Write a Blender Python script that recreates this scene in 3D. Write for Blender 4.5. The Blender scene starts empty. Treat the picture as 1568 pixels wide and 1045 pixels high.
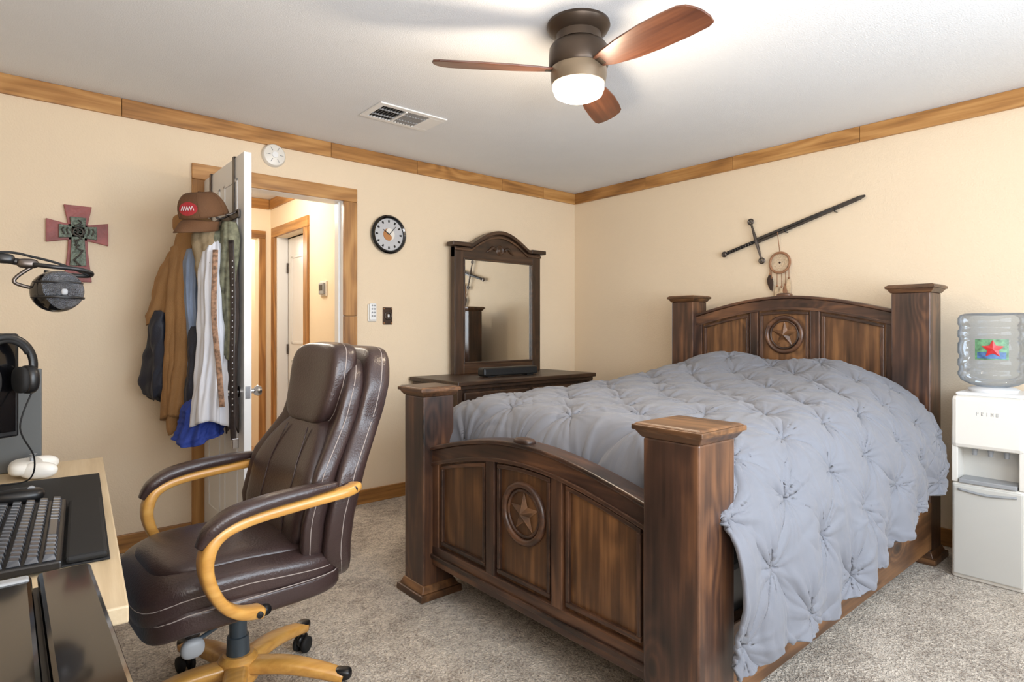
import bpy, bmesh, math, random
import numpy as np
from mathutils import Vector, Matrix
random.seed(4)
C = bpy.context
D_ = bpy.data
sc = C.scene
H = 2.40
YB = 3.744
XR = 3.922
XL = -0.75
YF = -0.95

# ------------------------------------------------------------------ materials
def lin(c):
    return tuple(((x/255.0)/12.92 if x/255.0 <= 0.04045 else ((x/255.0+0.055)/1.055)**2.4) for x in c)

def newmat(name):
    m = D_.materials.new(name); m.use_nodes = True
    nt = m.node_tree; nt.nodes.clear()
    o = nt.nodes.new('ShaderNodeOutputMaterial')
    b = nt.nodes.new('ShaderNodeBsdfPrincipled')
    nt.links.new(b.outputs[0], o.inputs[0])
    return m, nt, b, o

def M(name, col, rough=.5, metal=0, bump=0, bscale=60, var=.06, vscale=6, coat=0, sheen=0, emit=None, estr=0, spec=.5):
    m, nt, b, o = newmat(name)
    c = lin(col)
    tc = nt.nodes.new('ShaderNodeTexCoord')
    n = nt.nodes.new('ShaderNodeTexNoise'); n.inputs['Scale'].default_value = vscale; n.inputs['Detail'].default_value = 4
    nt.links.new(tc.outputs['Object'], n.inputs['Vector'])
    r = nt.nodes.new('ShaderNodeValToRGB')
    r.color_ramp.elements[0].position = .3; r.color_ramp.elements[1].position = .7
    r.color_ramp.elements[0].color = (*[x*(1-var) for x in c], 1)
    r.color_ramp.elements[1].color = (*[min(1, x*(1+var)) for x in c], 1)
    nt.links.new(n.outputs['Fac'], r.inputs[0])
    nt.links.new(r.outputs[0], b.inputs['Base Color'])
    b.inputs['Roughness'].default_value = rough
    b.inputs['Metallic'].default_value = metal
    b.inputs['Specular IOR Level'].default_value = spec
    if coat: b.inputs['Coat Weight'].default_value = coat; b.inputs['Coat Roughness'].default_value = .15
    if sheen: b.inputs['Sheen Weight'].default_value = sheen
    if emit:
        b.inputs['Emission Color'].default_value = (*lin(emit), 1); b.inputs['Emission Strength'].default_value = estr
    if bump:
        n2 = nt.nodes.new('ShaderNodeTexNoise'); n2.inputs['Scale'].default_value = bscale; n2.inputs['Detail'].default_value = 3
        nt.links.new(tc.outputs['Object'], n2.inputs['Vector'])
        bp = nt.nodes.new('ShaderNodeBump'); bp.inputs['Strength'].default_value = bump; bp.inputs['Distance'].default_value = .01
        nt.links.new(n2.outputs['Fac'], bp.inputs['Height']); nt.links.new(bp.outputs[0], b.inputs['Normal'])
    return m

def wood(name, dark, mid, light, axis, scale=1.0, knots=.05, rough=.4, coat=.2, rnd=.25, kscale=3.2, ringamp=.12, blotch=.0, ringf=75.0, wear=None, finea=.75):
    m, nt, b, o = newmat(name)
    L = nt.links.new
    def N(t): return nt.nodes.new(t)
    def math_(op, a, bb=None, c=None, clamp=False):
        n = N('ShaderNodeMath'); n.operation = op; n.use_clamp = clamp
        for i, v in enumerate((a, bb, c)):
            if v is None: continue
            if isinstance(v, (int, float)): n.inputs[i].default_value = v
            else: L(v, n.inputs[i])
        return n.outputs[0]
    tc = N('ShaderNodeTexCoord'); oi = N('ShaderNodeObjectInfo')
    off = N('ShaderNodeVectorMath'); off.operation = 'MULTIPLY_ADD'
    cmb = N('ShaderNodeCombineXYZ')
    for i in range(3): L(oi.outputs['Random'], cmb.inputs[i])
    L(cmb.outputs[0], off.inputs[0]); off.inputs[1].default_value = (7.3, 5.1, 9.7); L(tc.outputs['Object'], off.inputs[2])
    def mapped(al, ac):
        mp = N('ShaderNodeMapping'); s = [ac]*3; s['XYZ'.index(axis)] = al
        mp.inputs['Scale'].default_value = s; L(off.outputs[0], mp.inputs['Vector']); return mp.outputs[0]
    fine = N('ShaderNodeTexNoise'); fine.inputs['Scale'].default_value = 60*scale; fine.inputs['Detail'].default_value = 6
    L(mapped(.05, 1), fine.inputs['Vector'])
    kv = N('ShaderNodeTexVoronoi'); kv.inputs['Scale'].default_value = kscale*scale
    L(mapped(.45, 1), kv.inputs['Vector'])
    kd = kv.outputs['Distance']
    low = N('ShaderNodeTexNoise'); low.inputs['Scale'].default_value = 2.6*scale; low.inputs['Detail'].default_value = 2
    L(mapped(.16, 1), low.inputs['Vector'])
    blo = N('ShaderNodeTexNoise'); blo.inputs['Scale'].default_value = 7; blo.inputs['Detail'].default_value = 3
    L(mapped(.4, 1), blo.inputs['Vector'])
    kinf = math_('MULTIPLY', math_('POWER', math_('SUBTRACT', 1.0, math_('MINIMUM', math_('MULTIPLY', kd, 2.5), 1.0)), 2.0), .35)
    ring = math_('SINE', math_('MULTIPLY', math_('ADD', low.outputs['Fac'], kinf), ringf))
    g = math_('ADD', math_('MULTIPLY', ring, ringamp), math_('ADD', math_('MULTIPLY', math_('SUBTRACT', fine.outputs['Fac'], .5), finea), math_('ADD', math_('MULTIPLY', low.outputs['Fac'], .3), .375)))
    g = math_('ADD', g, math_('MULTIPLY', math_('SUBTRACT', blo.outputs['Fac'], .5), blotch))
    g = math_('ADD', g, math_('MULTIPLY', math_('SUBTRACT', oi.outputs['Random'], .5), rnd))
    r = N('ShaderNodeValToRGB'); e = r.color_ramp.elements
    e[0].position = .30; e[0].color = (*lin(dark), 1)
    e[1].position = .80; e[1].color = (*lin(light), 1)
    x = e.new(.54); x.color = (*lin(mid), 1)
    L(g, r.inputs[0])
    km = N('ShaderNodeMapRange'); km.inputs[1].default_value = knots*.45; km.inputs[2].default_value = knots+.02
    km.inputs[3].default_value = .9; km.inputs[4].default_value = 0
    L(kd, km.inputs[0])
    mx = N('ShaderNodeMix'); mx.data_type = 'RGBA'
    if knots > 0: L(km.outputs[0], mx.inputs['Factor'])
    else: mx.inputs['Factor'].default_value = 0
    L(r.outputs[0], mx.inputs['A'])
    mx.inputs['B'].default_value = (*[q*.4 for q in lin(dark)], 1)
    outc = mx.outputs['Result']
    if wear:
        bv = N('ShaderNodeBevel'); bv.samples = 4; bv.inputs['Radius'].default_value = .009
        ge = N('ShaderNodeNewGeometry'); dt = N('ShaderNodeVectorMath'); dt.operation = 'DOT_PRODUCT'
        L(bv.outputs[0], dt.inputs[0]); L(ge.outputs['Normal'], dt.inputs[1])
        ed = math_('MULTIPLY', math_('SUBTRACT', 1.0, dt.outputs['Value']), 4.0, clamp=True)
        wn_ = N('ShaderNodeTexNoise'); wn_.inputs['Scale'].default_value = 25; wn_.inputs['Detail'].default_value = 4
        L(off.outputs[0], wn_.inputs['Vector'])
        ms_ = math_('MULTIPLY', ed, math_('MULTIPLY', math_('SUBTRACT', wn_.outputs['Fac'], .38), 3.2, clamp=True), clamp=True)
        ms_ = math_('MULTIPLY', ms_, .75)
        m2 = N('ShaderNodeMix'); m2.data_type = 'RGBA'; L(ms_, m2.inputs['Factor']); L(outc, m2.inputs['A'])
        m2.inputs['B'].default_value = (*lin(wear), 1); outc = m2.outputs['Result']
    L(outc, b.inputs['Base Color'])
    b.inputs['Roughness'].default_value = rough
    b.inputs['Coat Weight'].default_value = coat; b.inputs['Coat Roughness'].default_value = .3
    bp = N('ShaderNodeBump'); bp.inputs['Strength'].default_value = .3; bp.inputs['Distance'].default_value = .003
    L(g, bp.inputs['Height']); L(bp.outputs[0], b.inputs['Normal'])
    return m

W = {}
for ax in 'XYZ':
    W['pine'+ax] = wood('pine_'+ax, (122, 82, 42), (170, 120, 64), (200, 152, 92), ax, knots=.10, rough=.42, kscale=2.6, rnd=.16, coat=.1, ringamp=.09, blotch=.2, finea=.55)
    W['bed'+ax] = wood('walnut_stain_'+ax, (34, 22, 15), (90, 60, 37), (150, 106, 66), ax, knots=.10, rough=.40, coat=.15, kscale=4.2, rnd=.10, ringamp=.055, blotch=.6, ringf=85., wear=(158, 118, 86), finea=.42)
    W['post'+ax] = wood('dark_walnut_post_'+ax, (24, 17, 15), (68, 46, 36), (126, 86, 58), ax, knots=.10, rough=.38, coat=.2, kscale=4.2, rnd=.08, ringamp=.05, blotch=.7, ringf=85., wear=(150, 110, 84), finea=.42)
    W['dres'+ax] = wood('dark_stain_'+ax, (28, 19, 13), (64, 44, 30), (102, 72, 48), ax, knots=.06, rough=.42, coat=.12, kscale=5, rnd=.1, ringamp=.05, blotch=.4, finea=.45)
W['blade'] = wood('cherry_blade', (64, 34, 22), (94, 54, 36), (124, 76, 50), 'X', knots=.03, rough=.35, coat=.25, ringamp=.05, blotch=.5, finea=.5)
W['chair'] = wood('beech_arm', (190, 134, 62), (212, 156, 78), (224, 174, 98), 'X', knots=0, rough=.3, coat=.4, rnd=.05, ringamp=.05)
W['desk'] = wood('oak_laminate', (186, 164, 130), (204, 182, 148), (216, 196, 164), 'Y', knots=0, rough=.45, coat=.05, rnd=.05, ringamp=.06)
W['hall'] = wood('hall_floor_wood', (120, 84, 54), (160, 118, 80), (186, 146, 104), 'Y', knots=0, rough=.4)

m_wall = M('wall_beige_plaster', (230, 210, 182), .85, bump=.25, bscale=120, var=.015, vscale=2)
m_ceil = M('ceiling_white_texture', (230, 232, 235), .95, bump=.3, bscale=160, var=.01)
m_hall = M('hall_wall_cream', (243, 226, 198), .85, bump=.1, bscale=120, var=.01)
m_white = M('white_paint', (232, 233, 234), .35, var=.01)
m_whitep = M('white_plastic', (226, 222, 214), .35, var=.01)
m_greyp = M('grey_plastic', (150, 152, 155), .45, var=.03)
m_blk = M('black_plastic', (20, 20, 22), .35, var=.1)
m_blkg = M('black_gloss', (10, 10, 12), .07, var=.1, coat=.5)
m_rub = M('black_rubber', (16, 16, 17), .75, var=.1)
m_chrome = M('chrome', (205, 206, 210), .15, metal=1, var=.02)
m_steel = M('dark_steel', (95, 88, 84), .35, metal=.9, var=.15, vscale=30)
m_bronze = M('fan_bronze', (72, 60, 50), .38, metal=.6, var=.06)
m_bronzel = M('fan_bronze_band', (128, 112, 92), .35, metal=.5, var=.04)
m_mirror = M('mirror_silver', (235, 238, 238), .02, metal=1, var=0)
m_leather = M('brown_leather', (60, 45, 43), .32, bump=.15, bscale=160, var=.1, vscale=9, coat=.15)
m_stitch = M('grey_stitching', (160, 148, 142), .7)
m_lens = M('fan_light_lens', (255, 245, 230), .4, emit=(255, 240, 218), estr=4)

def carpet():
    m, nt, b, o = newmat('carpet_grey_beige')
    L = nt.links.new
    tc = nt.nodes.new('ShaderNodeTexCoord')
    def noise(s, d, dist=0):
        n = nt.nodes.new('ShaderNodeTexNoise'); n.inputs['Scale'].default_value = s; n.inputs['Detail'].default_value = d
        n.inputs['Distortion'].default_value = dist
        L(tc.outputs['Object'], n.inputs['Vector']); return n.outputs['Fac']
    a = noise(110, 4, .8); c = noise(2.6, 4, 1.4); e = noise(26, 4, .8)
    def ma(op, x, y):
        n = nt.nodes.new('ShaderNodeMath'); n.operation = op
        for i, v in enumerate((x, y)):
            if isinstance(v, float): n.inputs[i].default_value = v
            else: L(v, n.inputs[i])
        return n.outputs[0]
    f = ma('ADD', ma('MULTIPLY', a, .50), ma('ADD', ma('MULTIPLY', c, .24), ma('MULTIPLY', e, .26)))
    r = nt.nodes.new('ShaderNodeValToRGB'); el = r.color_ramp.elements
    el[0].position = .37; el[0].color = (*lin((136, 120, 104)), 1)
    el[1].position = .60; el[1].color = (*lin((242, 229, 212)), 1)
    L(f, r.inputs[0]); L(r.outputs[0], b.inputs['Base Color'])
    b.inputs['Roughness'].default_value = 1; b.inputs['Specular IOR Level'].default_value = .1
    b.inputs['Sheen Weight'].default_value = .25
    bp = nt.nodes.new('ShaderNodeBump'); bp.inputs['Strength'].default_value = 1; bp.inputs['Distance'].default_value = .018
    L(ma('ADD', a, ma('MULTIPLY', e, .8)), bp.inputs['Height']); L(bp.outputs[0], b.inputs['Normal'])
    return m
m_carpet = carpet()

def bottle_mat():
    m, nt, b, o = newmat('clear_blue_polycarbonate')
    L = nt.links.new
    nt.nodes.remove(b)
    t = nt.nodes.new('ShaderNodeBsdfTransparent'); g = nt.nodes.new('ShaderNodeBsdfGlossy'); d = nt.nodes.new('ShaderNodeBsdfDiffuse')
    lw = nt.nodes.new('ShaderNodeLayerWeight'); lw.inputs['Blend'].default_value = .3
    rp = nt.nodes.new('ShaderNodeValToRGB')
    rp.color_ramp.elements[0].color = (.82, .87, .93, 1); rp.color_ramp.elements[1].color = (.34, .44, .60, 1)
    rp.color_ramp.elements[0].position = .25
    L(lw.outputs['Facing'], rp.inputs[0]); L(rp.outputs[0], t.inputs[0])
    g.inputs['Roughness'].default_value = .08; d.inputs[0].default_value = (.55, .65, .78, 1)
    m1 = nt.nodes.new('ShaderNodeMixShader'); m1.inputs[0].default_value = .05
    L(t.outputs[0], m1.inputs[1]); L(d.outputs[0], m1.inputs[2])
    m2 = nt.nodes.new('ShaderNodeMixShader')
    mm = nt.nodes.new('ShaderNodeMath'); mm.operation = 'MULTIPLY'; mm.inputs[1].default_value = .5
    L(lw.outputs['Fresnel'], mm.inputs[0]); L(mm.outputs[0], m2.inputs[0])
    L(m1.outputs[0], m2.inputs[1]); L(g.outputs[0], m2.inputs[2]); L(m2.outputs[0], o.inputs[0])
    return m
m_bottle = bottle_mat()

# ------------------------------------------------------------------ mesh helpers
def grp(name, loc=(0, 0, 0), rz=0):
    e = D_.objects.new(name, None); e.empty_display_size = .1
    e.location = loc; e.rotation_euler = (0, 0, rz)
    sc.collection.objects.link(e); return e

def obj(name, verts, faces, mat, parent=None, smooth=False, bevel=0, segs=2):
    me = D_.meshes.new(name); me.from_pydata([tuple(v) for v in verts], [], faces); me.validate()
    bm = bmesh.new(); bm.from_mesh(me); bmesh.ops.recalc_face_normals(bm, faces=bm.faces); bm.to_mesh(me); bm.free()
    if mat: me.materials.append(mat)
    if smooth: me.polygons.foreach_set('use_smooth', [True]*len(me.polygons))
    o = D_.objects.new(name, me); sc.collection.objects.link(o)
    if parent: o.parent = parent
    if bevel:
        b = o.modifiers.new('bevel', 'BEVEL'); b.width = bevel; b.segments = segs; b.limit_method = 'ANGLE'
    return o

def boxes(name, bl, mat, parent=None, bevel=0):
    vs, fs = [], []
    for (x0, x1, y0, y1, z0, z1) in bl:
        k = len(vs)
        vs += [(x0, y0, z0), (x1, y0, z0), (x1, y1, z0), (x0, y1, z0), (x0, y0, z1), (x1, y0, z1), (x1, y1, z1), (x0, y1, z1)]
        fs += [tuple(k+i for i in f) for f in ((0, 3, 2, 1), (4, 5, 6, 7), (0, 1, 5, 4), (1, 2, 6, 5), (2, 3, 7, 6), (3, 0, 4, 7))]
    return obj(name, vs, fs, mat, parent, bevel=bevel)

def box(name, x0, x1, y0, y1, z0, z1, mat, parent=None, bevel=.003):
    return boxes(name, [(x0, x1, y0, y1, z0, z1)], mat, parent, bevel)

def prism(name, pts, plane, a0, a1, mat, parent=None, bevel=0, smooth=False):
    def P(u, v, a):
        return {'X': (a, u, v), 'Y': (u, a, v), 'Z': (u, v, a)}[plane]
    n = len(pts)
    vs = [P(u, v, a0) for u, v in pts]+[P(u, v, a1) for u, v in pts]
    fs = [tuple(range(n)), tuple(range(2*n-1, n-1, -1))]+[(i, (i+1) % n, n+(i+1) % n, n+i) for i in range(n)]
    return obj(name, vs, fs, mat, parent, bevel=bevel, smooth=smooth)

def strip(name, x0, x1, ys, lo, hi, mat, parent, bevel=.003):
    pts = [(y, lo(y)) for y in ys]+[(y, hi(y)) for y in reversed(ys)]
    return prism(name, pts, 'X', x0, x1, mat, parent, bevel)

def lathe(name, prof, c, mat, parent=None, seg=40, axis='Z', smooth=True, fn=None):
    vs, fs = [], []
    for r, z in prof:
        for i in range(seg):
            a = 2*math.pi*i/seg
            u, v = r*math.cos(a), r*math.sin(a)
            p = {'Z': (u, v, z), 'X': (z, u, v), 'Y': (u, z, v)}[axis]
            vs.append((c[0]+p[0], c[1]+p[1], c[2]+p[2]))
    n = len(prof)
    for j in range(n-1):
        for i in range(seg):
            a, b = j*seg+i, j*seg+(i+1) % seg
            fs.append((a, b, b+seg, a+seg))
    fs.append(tuple(range(seg))); fs.append(tuple(range((n-1)*seg, n*seg)))
    o = obj(name, vs, fs, mat, parent, smooth=smooth)
    if smooth:
        es = o.modifiers.new('es', 'EDGE_SPLIT'); es.split_angle = math.radians(35)
    return o

def cr(pts, n=8, cyc=False):
    P = [Vector(p) for p in pts]; out = []
    m = len(P)
    for i in range(m if cyc else m-1):
        if cyc: a, b, c, d = P[(i-1) % m], P[i], P[(i+1) % m], P[(i+2) % m]
        else: a, b, c, d = P[max(i-1, 0)], P[i], P[i+1], P[min(i+2, m-1)]
        for k in range(n):
            t = k/n
            out.append(.5*((2*b)+(c-a)*t+(2*a-5*b+4*c-d)*t*t+(3*b-a-3*c+d)*t*t*t))
    if not cyc: out.append(P[-1])
    return out

def tube(name, pts, r, mat, parent=None, cyc=False, seg=10, flat=None, smooth_pts=0):
    P = cr(pts, smooth_pts, cyc) if smooth_pts else [Vector(p) for p in pts]
    n = len(P)
    R = r if isinstance(r, (list, tuple)) else [r]*n
    if len(R) != n: R = list(np.interp(np.linspace(0, 1, n), np.linspace(0, 1, len(R)), R))
    T = []
    for i in range(n):
        a = P[(i-1) % n] if (cyc or i > 0) else P[i]; b = P[(i+1) % n] if (cyc or i < n-1) else P[i]
        T.append((b-a).normalized() if (b-a).length > 1e-9 else Vector((0, 0, 1)))
    up = Vector((0, 0, 1)) if abs(T[0].z) < .9 else Vector((0, 1, 0))
    if flat is not None: up = Vector(flat[2])
    u = (up-T[0]*up.dot(T[0])).normalized(); vs, fs = [], []
    for i in range(n):
        if flat is not None: u = (Vector(flat[2])-T[i]*Vector(flat[2]).dot(T[i])).normalized()
        else: u = (u-T[i]*u.dot(T[i])).normalized()
        w = T[i].cross(u)
        fu, fw = (flat[0], flat[1]) if flat else (1, 1)
        for k in range(seg):
            a = 2*math.pi*k/seg
            cu, cw = math.cos(a), math.sin(a)
            if flat:
                cu = math.copysign(abs(cu)**.6, cu); cw = math.copysign(abs(cw)**.6, cw)
            vs.append(P[i]+u*cu*R[i]*fu+w*cw*R[i]*fw)
    for i in range(n if cyc else n-1):
        for k in range(seg):
            a, b = i*seg+k, i*seg+(k+1) % seg
            c, d = ((i+1) % n)*seg+(k+1) % seg, ((i+1) % n)*seg+k
            fs.append((a, b, c, d))
    if not cyc: fs += [tuple(range(seg)), tuple(range((n-1)*seg, n*seg))]
    return obj(name, vs, fs, mat, parent, smooth=True)

def ring(name, c, R, r, axis, mat, parent, n=48, sy=1):
    pts = []
    for i in range(n):
        a = 2*math.pi*i/n; u, v = R*math.cos(a), R*sy*math.sin(a)
        p = {'Z': (u, v, 0), 'X': (0, u, v), 'Y': (u, 0, v)}[axis]
        pts.append((c[0]+p[0], c[1]+p[1], c[2]+p[2]))
    return tube(name, pts, r, mat, parent, cyc=True)

def pn(v, p):
    s = (abs(v[0])**p+abs(v[1])**p+abs(v[2])**p)**(1/p)
    return Vector((v[0]/s, v[1]/s, v[2]/s))

def rbox(name, c, h, mat, parent=None, p=5, cuts=11, fn=None, seams=None, rot=None):
    bm = bmesh.new(); bmesh.ops.create_cube(bm, size=2)
    bmesh.ops.subdivide_edges(bm, edges=bm.edges[:], cuts=cuts, use_grid_fill=True)
    def mp(v):
        q = pn(v, p); q = Vector((q[0]*h[0], q[1]*h[1], q[2]*h[2]))
        if rot: q = rot @ q
        q = q+Vector(c)
        return Vector(fn(q)) if fn else q
    for v in bm.verts: v.co = mp(v.co)
    bmesh.ops.recalc_face_normals(bm, faces=bm.faces)
    me = D_.meshes.new(name); bm.to_mesh(me); bm.free(); me.materials.append(mat)
    me.polygons.foreach_set('use_smooth', [True]*len(me.polygons))
    o = D_.objects.new(name, me); sc.collection.objects.link(o)
    if parent: o.parent = parent
    if seams:
        for k, loop in enumerate(seams):
            tube(name+'_seam_%d' % k, [mp(Vector(d)*1.0) for d in loop], .0016, m_stitch, parent, cyc=True, seg=6)
    return o

def star(name, c, R, mat, parent, side=-1, depth=.02, r2=.42, axis='X'):
    vs = [(c[0]+side*depth, c[1], c[2])]
    for i in range(10):
        a = math.pi/2+i*math.pi/5; r = R if i % 2 == 0 else R*r2
        vs.append((c[0], c[1]+r*math.cos(a), c[2]+r*math.sin(a)))
    fs = [(0, 1+i, 1+(i+1) % 10) for i in range(10)]+[tuple(range(1, 11))]
    return obj(name, vs, fs, mat, parent)

# ------------------------------------------------------------------ room shell
OX0, OX1, OZ = .902, 1.709, 2.03
boxes('floor', [(XL-.1, XR+.1, YF-.1, YB+.06, -.08, 0)], m_carpet)
boxes('ceiling', [(XL-.1, XR+.1, YF-.1, YB+.12, H, H+.1)], m_ceil)
boxes('wall_back', [(XL-.1, OX0-.012, YB, YB+.12, 0, H), (OX1+.012, XR+.1, YB, YB+.12, 0, H), (OX0-.012, OX1+.012, YB, YB+.12, OZ+.012, H)], m_wall)
boxes('wall_right', [(XR, XR+.1, YF-.1, YB, 0, H)], m_wall)
boxes('wall_left', [(XL-.1, XL, YF-.1, YB, 0, H)], m_wall)
WX0, WX1, WZ0, WZ1 = .7, 2.9, .75, 2.1
boxes('wall_front', [(XL, WX0, YF-.1, YF, 0, H), (WX1, XR, YF-.1, YF, 0, H), (WX0, WX1, YF-.1, YF, 0, WZ0), (WX0, WX1, YF-.1, YF, WZ1, H)], m_wall)
wn = grp('window_1')
boxes('window_frame', [(WX0, WX0+.05, YF-.08, YF-.02, WZ0, WZ1), (WX1-.05, WX1, YF-.08, YF-.02, WZ0, WZ1), (WX0, WX1, YF-.08, YF-.02, WZ0, WZ0+.05), (WX0, WX1, YF-.08, YF-.02, WZ1-.05, WZ1), ((WX0+WX1)/2-.03, (WX0+WX1)/2+.03, YF-.08, YF-.02, WZ0, WZ1)], m_white, wn, .003)
boxes('window_casing', [(WX0-.09, WX0, YF, YF+.02, WZ0-.09, WZ1+.09), (WX1, WX1+.09, YF, YF+.02, WZ0-.09, WZ1+.09), (WX0, WX1, YF, YF+.02, WZ1, WZ1+.09), (WX0, WX1, YF, YF+.02, WZ0-.09, WZ0)], W['pineX'], wn, .003)

# crown + baseboards (knotty pine boards)
t1 = grp('trim_1')
xs = [XL, .47, 1.62, 2.27, 3.06, 3.52, XR]
for i in range(len(xs)-1):
    box('crown_board_%d' % i, xs[i]+.001, xs[i+1]-.001, YB-.02, YB, H-.095, H-.001, W['pineX'], t1, .002)
t2 = grp('trim_2')
ys = [YF, .35, 1.38, 2.2, 2.95, YB-.02]
for i in range(len(ys)-1):
    box('crown_board_%d' % i, XR-.02, XR, ys[i]+.001, ys[i+1]-.001, H-.095, H-.001, W['pineY'], t2, .002)
bb = grp('baseboard_back')
for i, (a, b) in enumerate([(XL, .803), (1.803, 2.9), (2.901, XR)]):
    box('board_%d' % i, a+.001, b-.001, YB-.018, YB, 0, .095, W['pineX'], bb, .003)
br = grp('baseboard_right')
for i, (a, b) in enumerate([(YF, 1.0), (1.001, YB-.02)]):
    box('board_%d' % i, XR-.018, XR, a+.001, b-.001, 0, .095, W['pineY'], br, .003)

# door casing + jamb
t3 = grp('trim_3')
box('casing_post_hinge', OX0-.098, OX0, YB-.022, YB, 0, OZ, W['pineZ'], t3)
box('casing_post_latch_low', OX1, OX1+.093, YB-.022, YB, 0, 1.27, W['pineZ'], t3)
box('casing_post_latch_high', OX1, OX1+.093, YB-.022, YB, 1.272, OZ, W['pineZ'], t3)
box('casing_head', OX0-.098, OX1+.093, YB-.022, YB, OZ+.001, OZ+.09, W['pineX'], t3)
boxes('jamb', [(OX0-.012, OX0, YB, YB+.13, 0, OZ), (OX1, OX1+.012, YB, YB+.13, 0, OZ), (OX0-.012, OX1+.012, YB, YB+.13, OZ, OZ+.012), (OX1-.012, OX1, YB+.045, YB+.08, 0, OZ)], m_white, t3, .001)

# open door
dr = grp('door_1')
DX0, DX1, DY0, DY1 = .866, .901, 2.985, YB-.024
box('leaf', DX0, DX1, DY0, DY1, .012, OZ-.003, m_white, dr, .002)
for k, (z0, z1) in enumerate([(.2, .85), (.98, 1.55), (1.66, 1.92)]):
    for j, (y0, y1) in enumerate([(DY0+.1, DY0+.33), (DY0+.41, DY0+.64)]):
        for s, xx in (('in', DX0), ('out', DX1)):
            boxes('panel_moulding_%s_%d_%d' % (s, k, j), [(xx-.004, xx+.004, y0, y1, z0, z0+.015), (xx-.004, xx+.004, y0, y1, z1-.015, z1), (xx-.004, xx+.004, y0, y0+.015, z0, z1), (xx-.004, xx+.004, y1-.015, y1, z0, z1)], m_white, dr, .002)
kp = [(.0, .0), (.028, .0), (.028, .006), (.012, .01), (.011, .028), (.022, .036), (.027, .05), (.022, .062), (.0, .066)]
lathe('knob_in', [(max(r, .0005), -z) for r, z in kp], (DX0, DY0+.065, .88), m_chrome, dr, axis='X', seg=24)
lathe('knob_out', [(max(r, .0005), z) for r, z in kp], (DX1, DY0+.065, .88), m_chrome, dr, axis='X', seg=24)
box('latch_plate', .872, .895, DY0-.002, DY0+.001, .85, .91, m_chrome, dr, .001)
for k, z in enumerate((.25, 1.0, 1.8)):
    lathe('hinge_%d' % k, [(.006, -.045), (.006, .045)], (.905, DY1+.008, z), m_chrome, dr, seg=12)

# ------------------------------------------------------------------ hall
HX = 1.91
boxes('floor_hall', [(.3, 3.0, YB+.06, 7.6, -.08, 0)], W['hall'])
boxes('ceiling_hall', [(.3, 3.0, YB+.12, 7.6, H, H+.1)], m_ceil)
boxes('wall_hall_right', [(HX, HX+.1, YB+.12, 4.91, 0, H), (HX, HX+.1, 5.60, 7.5, 0, H), (HX, HX+.1, 4.91, 5.60, 2.03, H)], m_hall)
boxes('wall_hall_left', [(.5, .6, YB+.12, 7.5, 0, H)], m_hall)
boxes('wall_hall_far', [(.6, .98, 5.76, 5.86, 0, H), (1.80, HX, 5.76, 5.86, 0, H), (.98, 1.80, 5.76, 5.86, 2.03, H)], m_hall)
boxes('wall_hall_end', [(.3, 3.0, 7.5, 7.6, 0, H)], m_hall)
boxes('wall_side_room', [(2.9, 3.0, YB+.12, 7.5, 0, H)], m_hall)
t4 = grp('trim_4')
box('side_casing_near', HX-.02, HX, 4.82, 4.91, 0, 2.03, W['pineZ'], t4)
box('side_casing_far', HX-.02, HX, 5.60, 5.69, 0, 2.03, W['pineZ'], t4)
box('side_casing_head', HX-.02, HX, 4.82, 5.69, 2.031, 2.12, W['pineY'], t4)
box('far_casing_right', 1.80, 1.86, 5.74, 5.76, 0, 2.03, W['pineZ'], t4)
box('far_casing_left', .92, .98, 5.74, 5.76, 0, 2.03, W['pineZ'], t4)
box('far_casing_head', .92, 1.86, 5.74, 5.76, 2.031, 2.10, W['pineX'], t4)
box('hall_crown_far', .6, HX-.02, 5.74, 5.76, H-.095, H-.001, W['pineX'], t4)
box('hall_crown_side', HX-.02, HX, YB+.13, 5.74, H-.095, H-.001, W['pineY'], t4)
boxes('side_jamb', [(HX, HX+.1, 4.91, 4.925, 0, 2.03), (HX, HX+.1, 5.585, 5.60, 0, 2.03)], m_white, t4, .001)
d2 = grp('door_2')
box('leaf', HX+.1, HX+.135+.02, 4.95, 5.58, .01, 2.02, m_white, d2, .002)
for k, (z0, z1) in enumerate([(.2, .9), (1.05, 1.85)]):
    boxes('panel_%d' % k, [(HX+.094, HX+.1, 5.05, 5.48, z0, z0+.02), (HX+.094, HX+.1, 5.05, 5.48, z1-.02, z1), (HX+.094, HX+.1, 5.05, 5.07, z0, z1), (HX+.094, HX+.1, 5.46, 5.48, z0, z1)], m_white, d2, .002)
for k, z in enumerate((1.0, 1.75, .3)):
    box('hinge_%d' % k, HX+.085, HX+.1, 5.565, 5.58, z-.045, z+.045, m_steel, d2, .001)
th = grp('thermostat')
box('back_plate', HX-.012, HX, 4.46, 4.58, 1.44, 1.56, m_whitep, th, .004)
box('body', HX-.03, HX-.012, 4.475, 4.565, 1.455, 1.545, m_greyp, th, .006)
box('display', HX-.032, HX-.0295, 4.49, 4.55, 1.485, 1.53, m_blk, th, .001)
hs = grp('storage_shelf')
m_vase = M('ceramic_white', (225, 225, 225), .2)
boxes('frame', [(1.2, 1.24, 7.2, 7.5, 0, 1.9), (2.3, 2.34, 7.2, 7.5, 0, 1.9)]+[(1.24, 2.3, 7.2, 7.5, z, z+.03) for z in (.1, .45, .9, 1.4, 1.87)], W['pineX'], hs, .002)
for i in range(6):
    lathe('jar_%d' % i, [(.04, 0), (.06, .03), (.065, .1), (.04, .15), (.03, .17), (.001, .17)], (1.4+.16*i, 7.33, [.48, .93, 1.43][i % 3]), [m_vase, m_steel, m_greyp][i % 3], hs, seg=20)

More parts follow.
